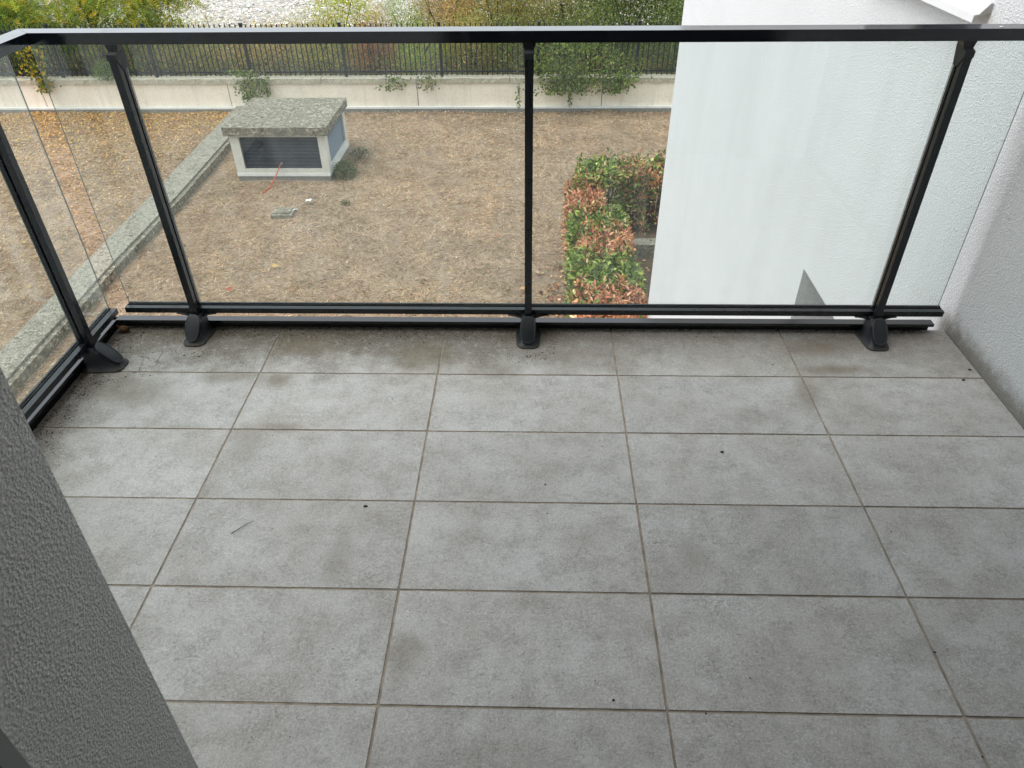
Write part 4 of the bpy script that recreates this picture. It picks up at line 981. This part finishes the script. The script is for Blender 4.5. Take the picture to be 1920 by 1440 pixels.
locust('low bright green young tree left of the forked trunk', -13.6, 19.5, -3.4, -2.0, 2.0, 1.0, 2600, [(.10, .175, .035), (.14, .21, .04), (.075, .13, .03), (.22, .25, .04)], [.35, .3, .25, .1],
       [([(-13.9, 19.8, -4.1), (-13.85, 19.7, -3.0), (-13.6, 19.6, -2.0)], [.05, .035, .015]), ([(-13.9, 19.8, -3.4), (-14.5, 19.6, -2.6), (-15.1, 19.5, -2.2)], [.03, .02, .01])])
locust('leafy tree with yellowing crown at the far left edge of the view', -16.0, 20.8, -3.6, -1.0, 2.2, 1.3, 2600, LO, [.28, .26, .22, .1, .14],
       [([(-16.8, 21, -4.2), (-16.7, 20.9, -2.4), (-16.4, 20.7, .5)], [.12, .09, .05]), ([(-16.7, 20.9, -2.6), (-15.8, 20.6, -1.6), (-15.2, 20.5, -.8)], [.06, .04, .015])])
# undergrowth carpet and river stones, uncountable
n = 42000
P = np.stack([rng.uniform(-19, 8, n), 18.4 + rng.random(n) ** 1.6 * 12, np.zeros(n)], 1); P[:, 2] = bank_z(P[:, 0], P[:, 1]) + rng.random(n) ** 1.4 * .55
o = leaf_mesh('undergrowth', P, rdir(n, .5), rdir(n, .8), rng.uniform(.05, .11, n), rng.uniform(.02, .045, n), [tuple(1.3 * v for v in q) for q in OL + DG + BR[:2]], None, M['foliage'], None, LEAF2, 'stuff'); tag(o, 'tangled undergrowth covering the bank behind the fence', 'undergrowth')
n = 26000
C = np.stack([rng.uniform(-40, 12, n), 35.2 + rng.random(n) ** 1.2 * 16, np.zeros(n)], 1); C[:, 2] = -6.25 + 0.10 * wav(C[:, 0], C[:, 1], .35)
O8 = np.array([(1, 0, 0), (-1, 0, 0), (0, 1, 0), (0, -1, 0), (0, 0, .6), (0, 0, -.6)], float); F8 = np.array([(0, 2, 4), (2, 1, 4), (1, 3, 4), (3, 0, 4)])
sz = rng.uniform(.03, .10, n)[:, None, None]
V = (C[:, None] + O8[None] * sz * rng.uniform(.6, 1.3, (n, 6, 1))).reshape(-1, 3); F = (F8[None] + (np.arange(n) * 6)[:, None, None]).reshape(-1, 3)
tag(np_mesh('river_stones', V, F, M['stone'], np.repeat(pick_cols(n, [(.54, .515, .465), (.45, .425, .375), (.64, .62, .575), (.30, .28, .24)]), 6, 0), None, 'stuff'), 'pale rounded stones on the dry river bed', 'stones')

# ================================================================== SMALL THINGS ON THE BALCONY
n = 8500
def crumbs(n):
    P = []
    while len(P) < n:
        r = random.random()
        if r < .38: x, y = random.uniform(-.59, .9), .284 - abs(random.gauss(0, .045))
        elif r < .66: x, y = -.598 + abs(random.gauss(0, .05)), random.uniform(-.45, .28)
        elif r < .80:
            cx, cy = random.choice(((-.288, .19), (.9, .19), (-.50, .03))); a = random.uniform(0, 6.28); q = .075 + abs(random.gauss(0, .025)); x, y = cx + q * math.cos(a), cy + q * math.sin(a)
        elif r < .955: x, y = random.uniform(.9, 2.3), .284 - abs(random.gauss(0, .02))
        else: x, y = random.uniform(-.6, 2.38), random.uniform(-1.3, .28)
        if y < .283 and x < 2.385 and x > -.605: P.append((x, y, .0006))
    return np.array(P)
C = crumbs(n); sz = (rng.exponential(.0007, n) + .0004)[:, None, None]; sz = np.minimum(sz, .0034)
V = (C[:, None] + O8[None] * sz * rng.uniform(.5, 1.5, (n, 6, 1))).reshape(-1, 3); F = (np.concatenate([F8])[None] + (np.arange(n) * 6)[:, None, None]).reshape(-1, 3)
tag(np_mesh('debris', V, F, M['debris'], np.repeat(np.where(((C[:, 0] > 1.3) & (rng.random(n) < .35))[:, None], .7, pick_cols(n, [(.035, .028, .02), (.06, .048, .032), (.11, .09, .06), (.02, .018, .016)])), 6, 0), None, 'stuff'), 'dark dirt crumbs gathered on the tiles along the railing', 'dirt')
t = thing('seed_pod', 'shrivelled brown seed pod in the left corner of the balcony tiles', 'seed pod', (-.575, .247, 0))
bm = bmesh.new(); bmesh.ops.create_icosphere(bm, subdivisions=3, radius=.0135)
for v in bm.verts: v.co *= 1 + .22 * math.sin(v.co.x * 900) * math.sin(v.co.y * 800 + 1) * math.cos(v.co.z * 700); v.co = Vector((v.co.x * 1.2 - .572, v.co.y + .245, v.co.z * .85 + .0125))
finish(bm, 'husk', M['pod'], t)
bm = bmesh.new(); tube(bm, [(-.590, .248, .014), (-.600, .252, .022), (-.604, .25, .016)], [.006, .005, .002], 6); finish(bm, 'stalk', M['pod'], t)
bm = bmesh.new(); tube(bm, [(.138, -.702, .0025), (.152, -.690, .004), (.168, -.672, .004), (.178, -.660, .003), (.186, -.658, .002)], [.0011, .001, .0008, .0006, .0004], 5)
tag(finish(bm, 'twig', M['bark']), 'thin dark twig lying on a tile in the second column', 'twig')
bm = bmesh.new(); tube(bm, [(-.375, .055, .003), (-.369, .085, .012), (-.366, .10, .018)], [.0008, .0006, .0004], 5); tube(bm, [(-.385, .058, .002), (-.362, .052, .002)], [.0008, .0005], 5)
tag(finish(bm, 'twig', M['bark']), 'tiny forked stalk on the dirty tile between the two left shoes', 'twig')
for k, (x, y, lab) in enumerate(((2.372, .045, 'black pebble beside the right wall, above the grout line'), (2.325, -.012, 'black pebble beside the right wall, below the grout line'), (2.0, -1.20, 'black crumb near the lower right corner of the floor'), (1.47, -.37, 'black crumb in the middle of the fourth tile column'), (.47, -.60, 'curled black crumb below the second grout line'))):
    bm = bmesh.new(); bmesh.ops.create_icosphere(bm, subdivisions=2, radius=.0042)
    for v in bm.verts: v.co = Vector((v.co.x * 1.4 + x, v.co.y * .8 + y, max(.0004, v.co.z * .6 + .002))) + Vector((random.uniform(-1, 1), random.uniform(-1, 1), 0)) * .0007
    tag(finish(bm, 'pebble', M['bark']), lab, 'pebble', 'dark crumbs lying on the tiles')
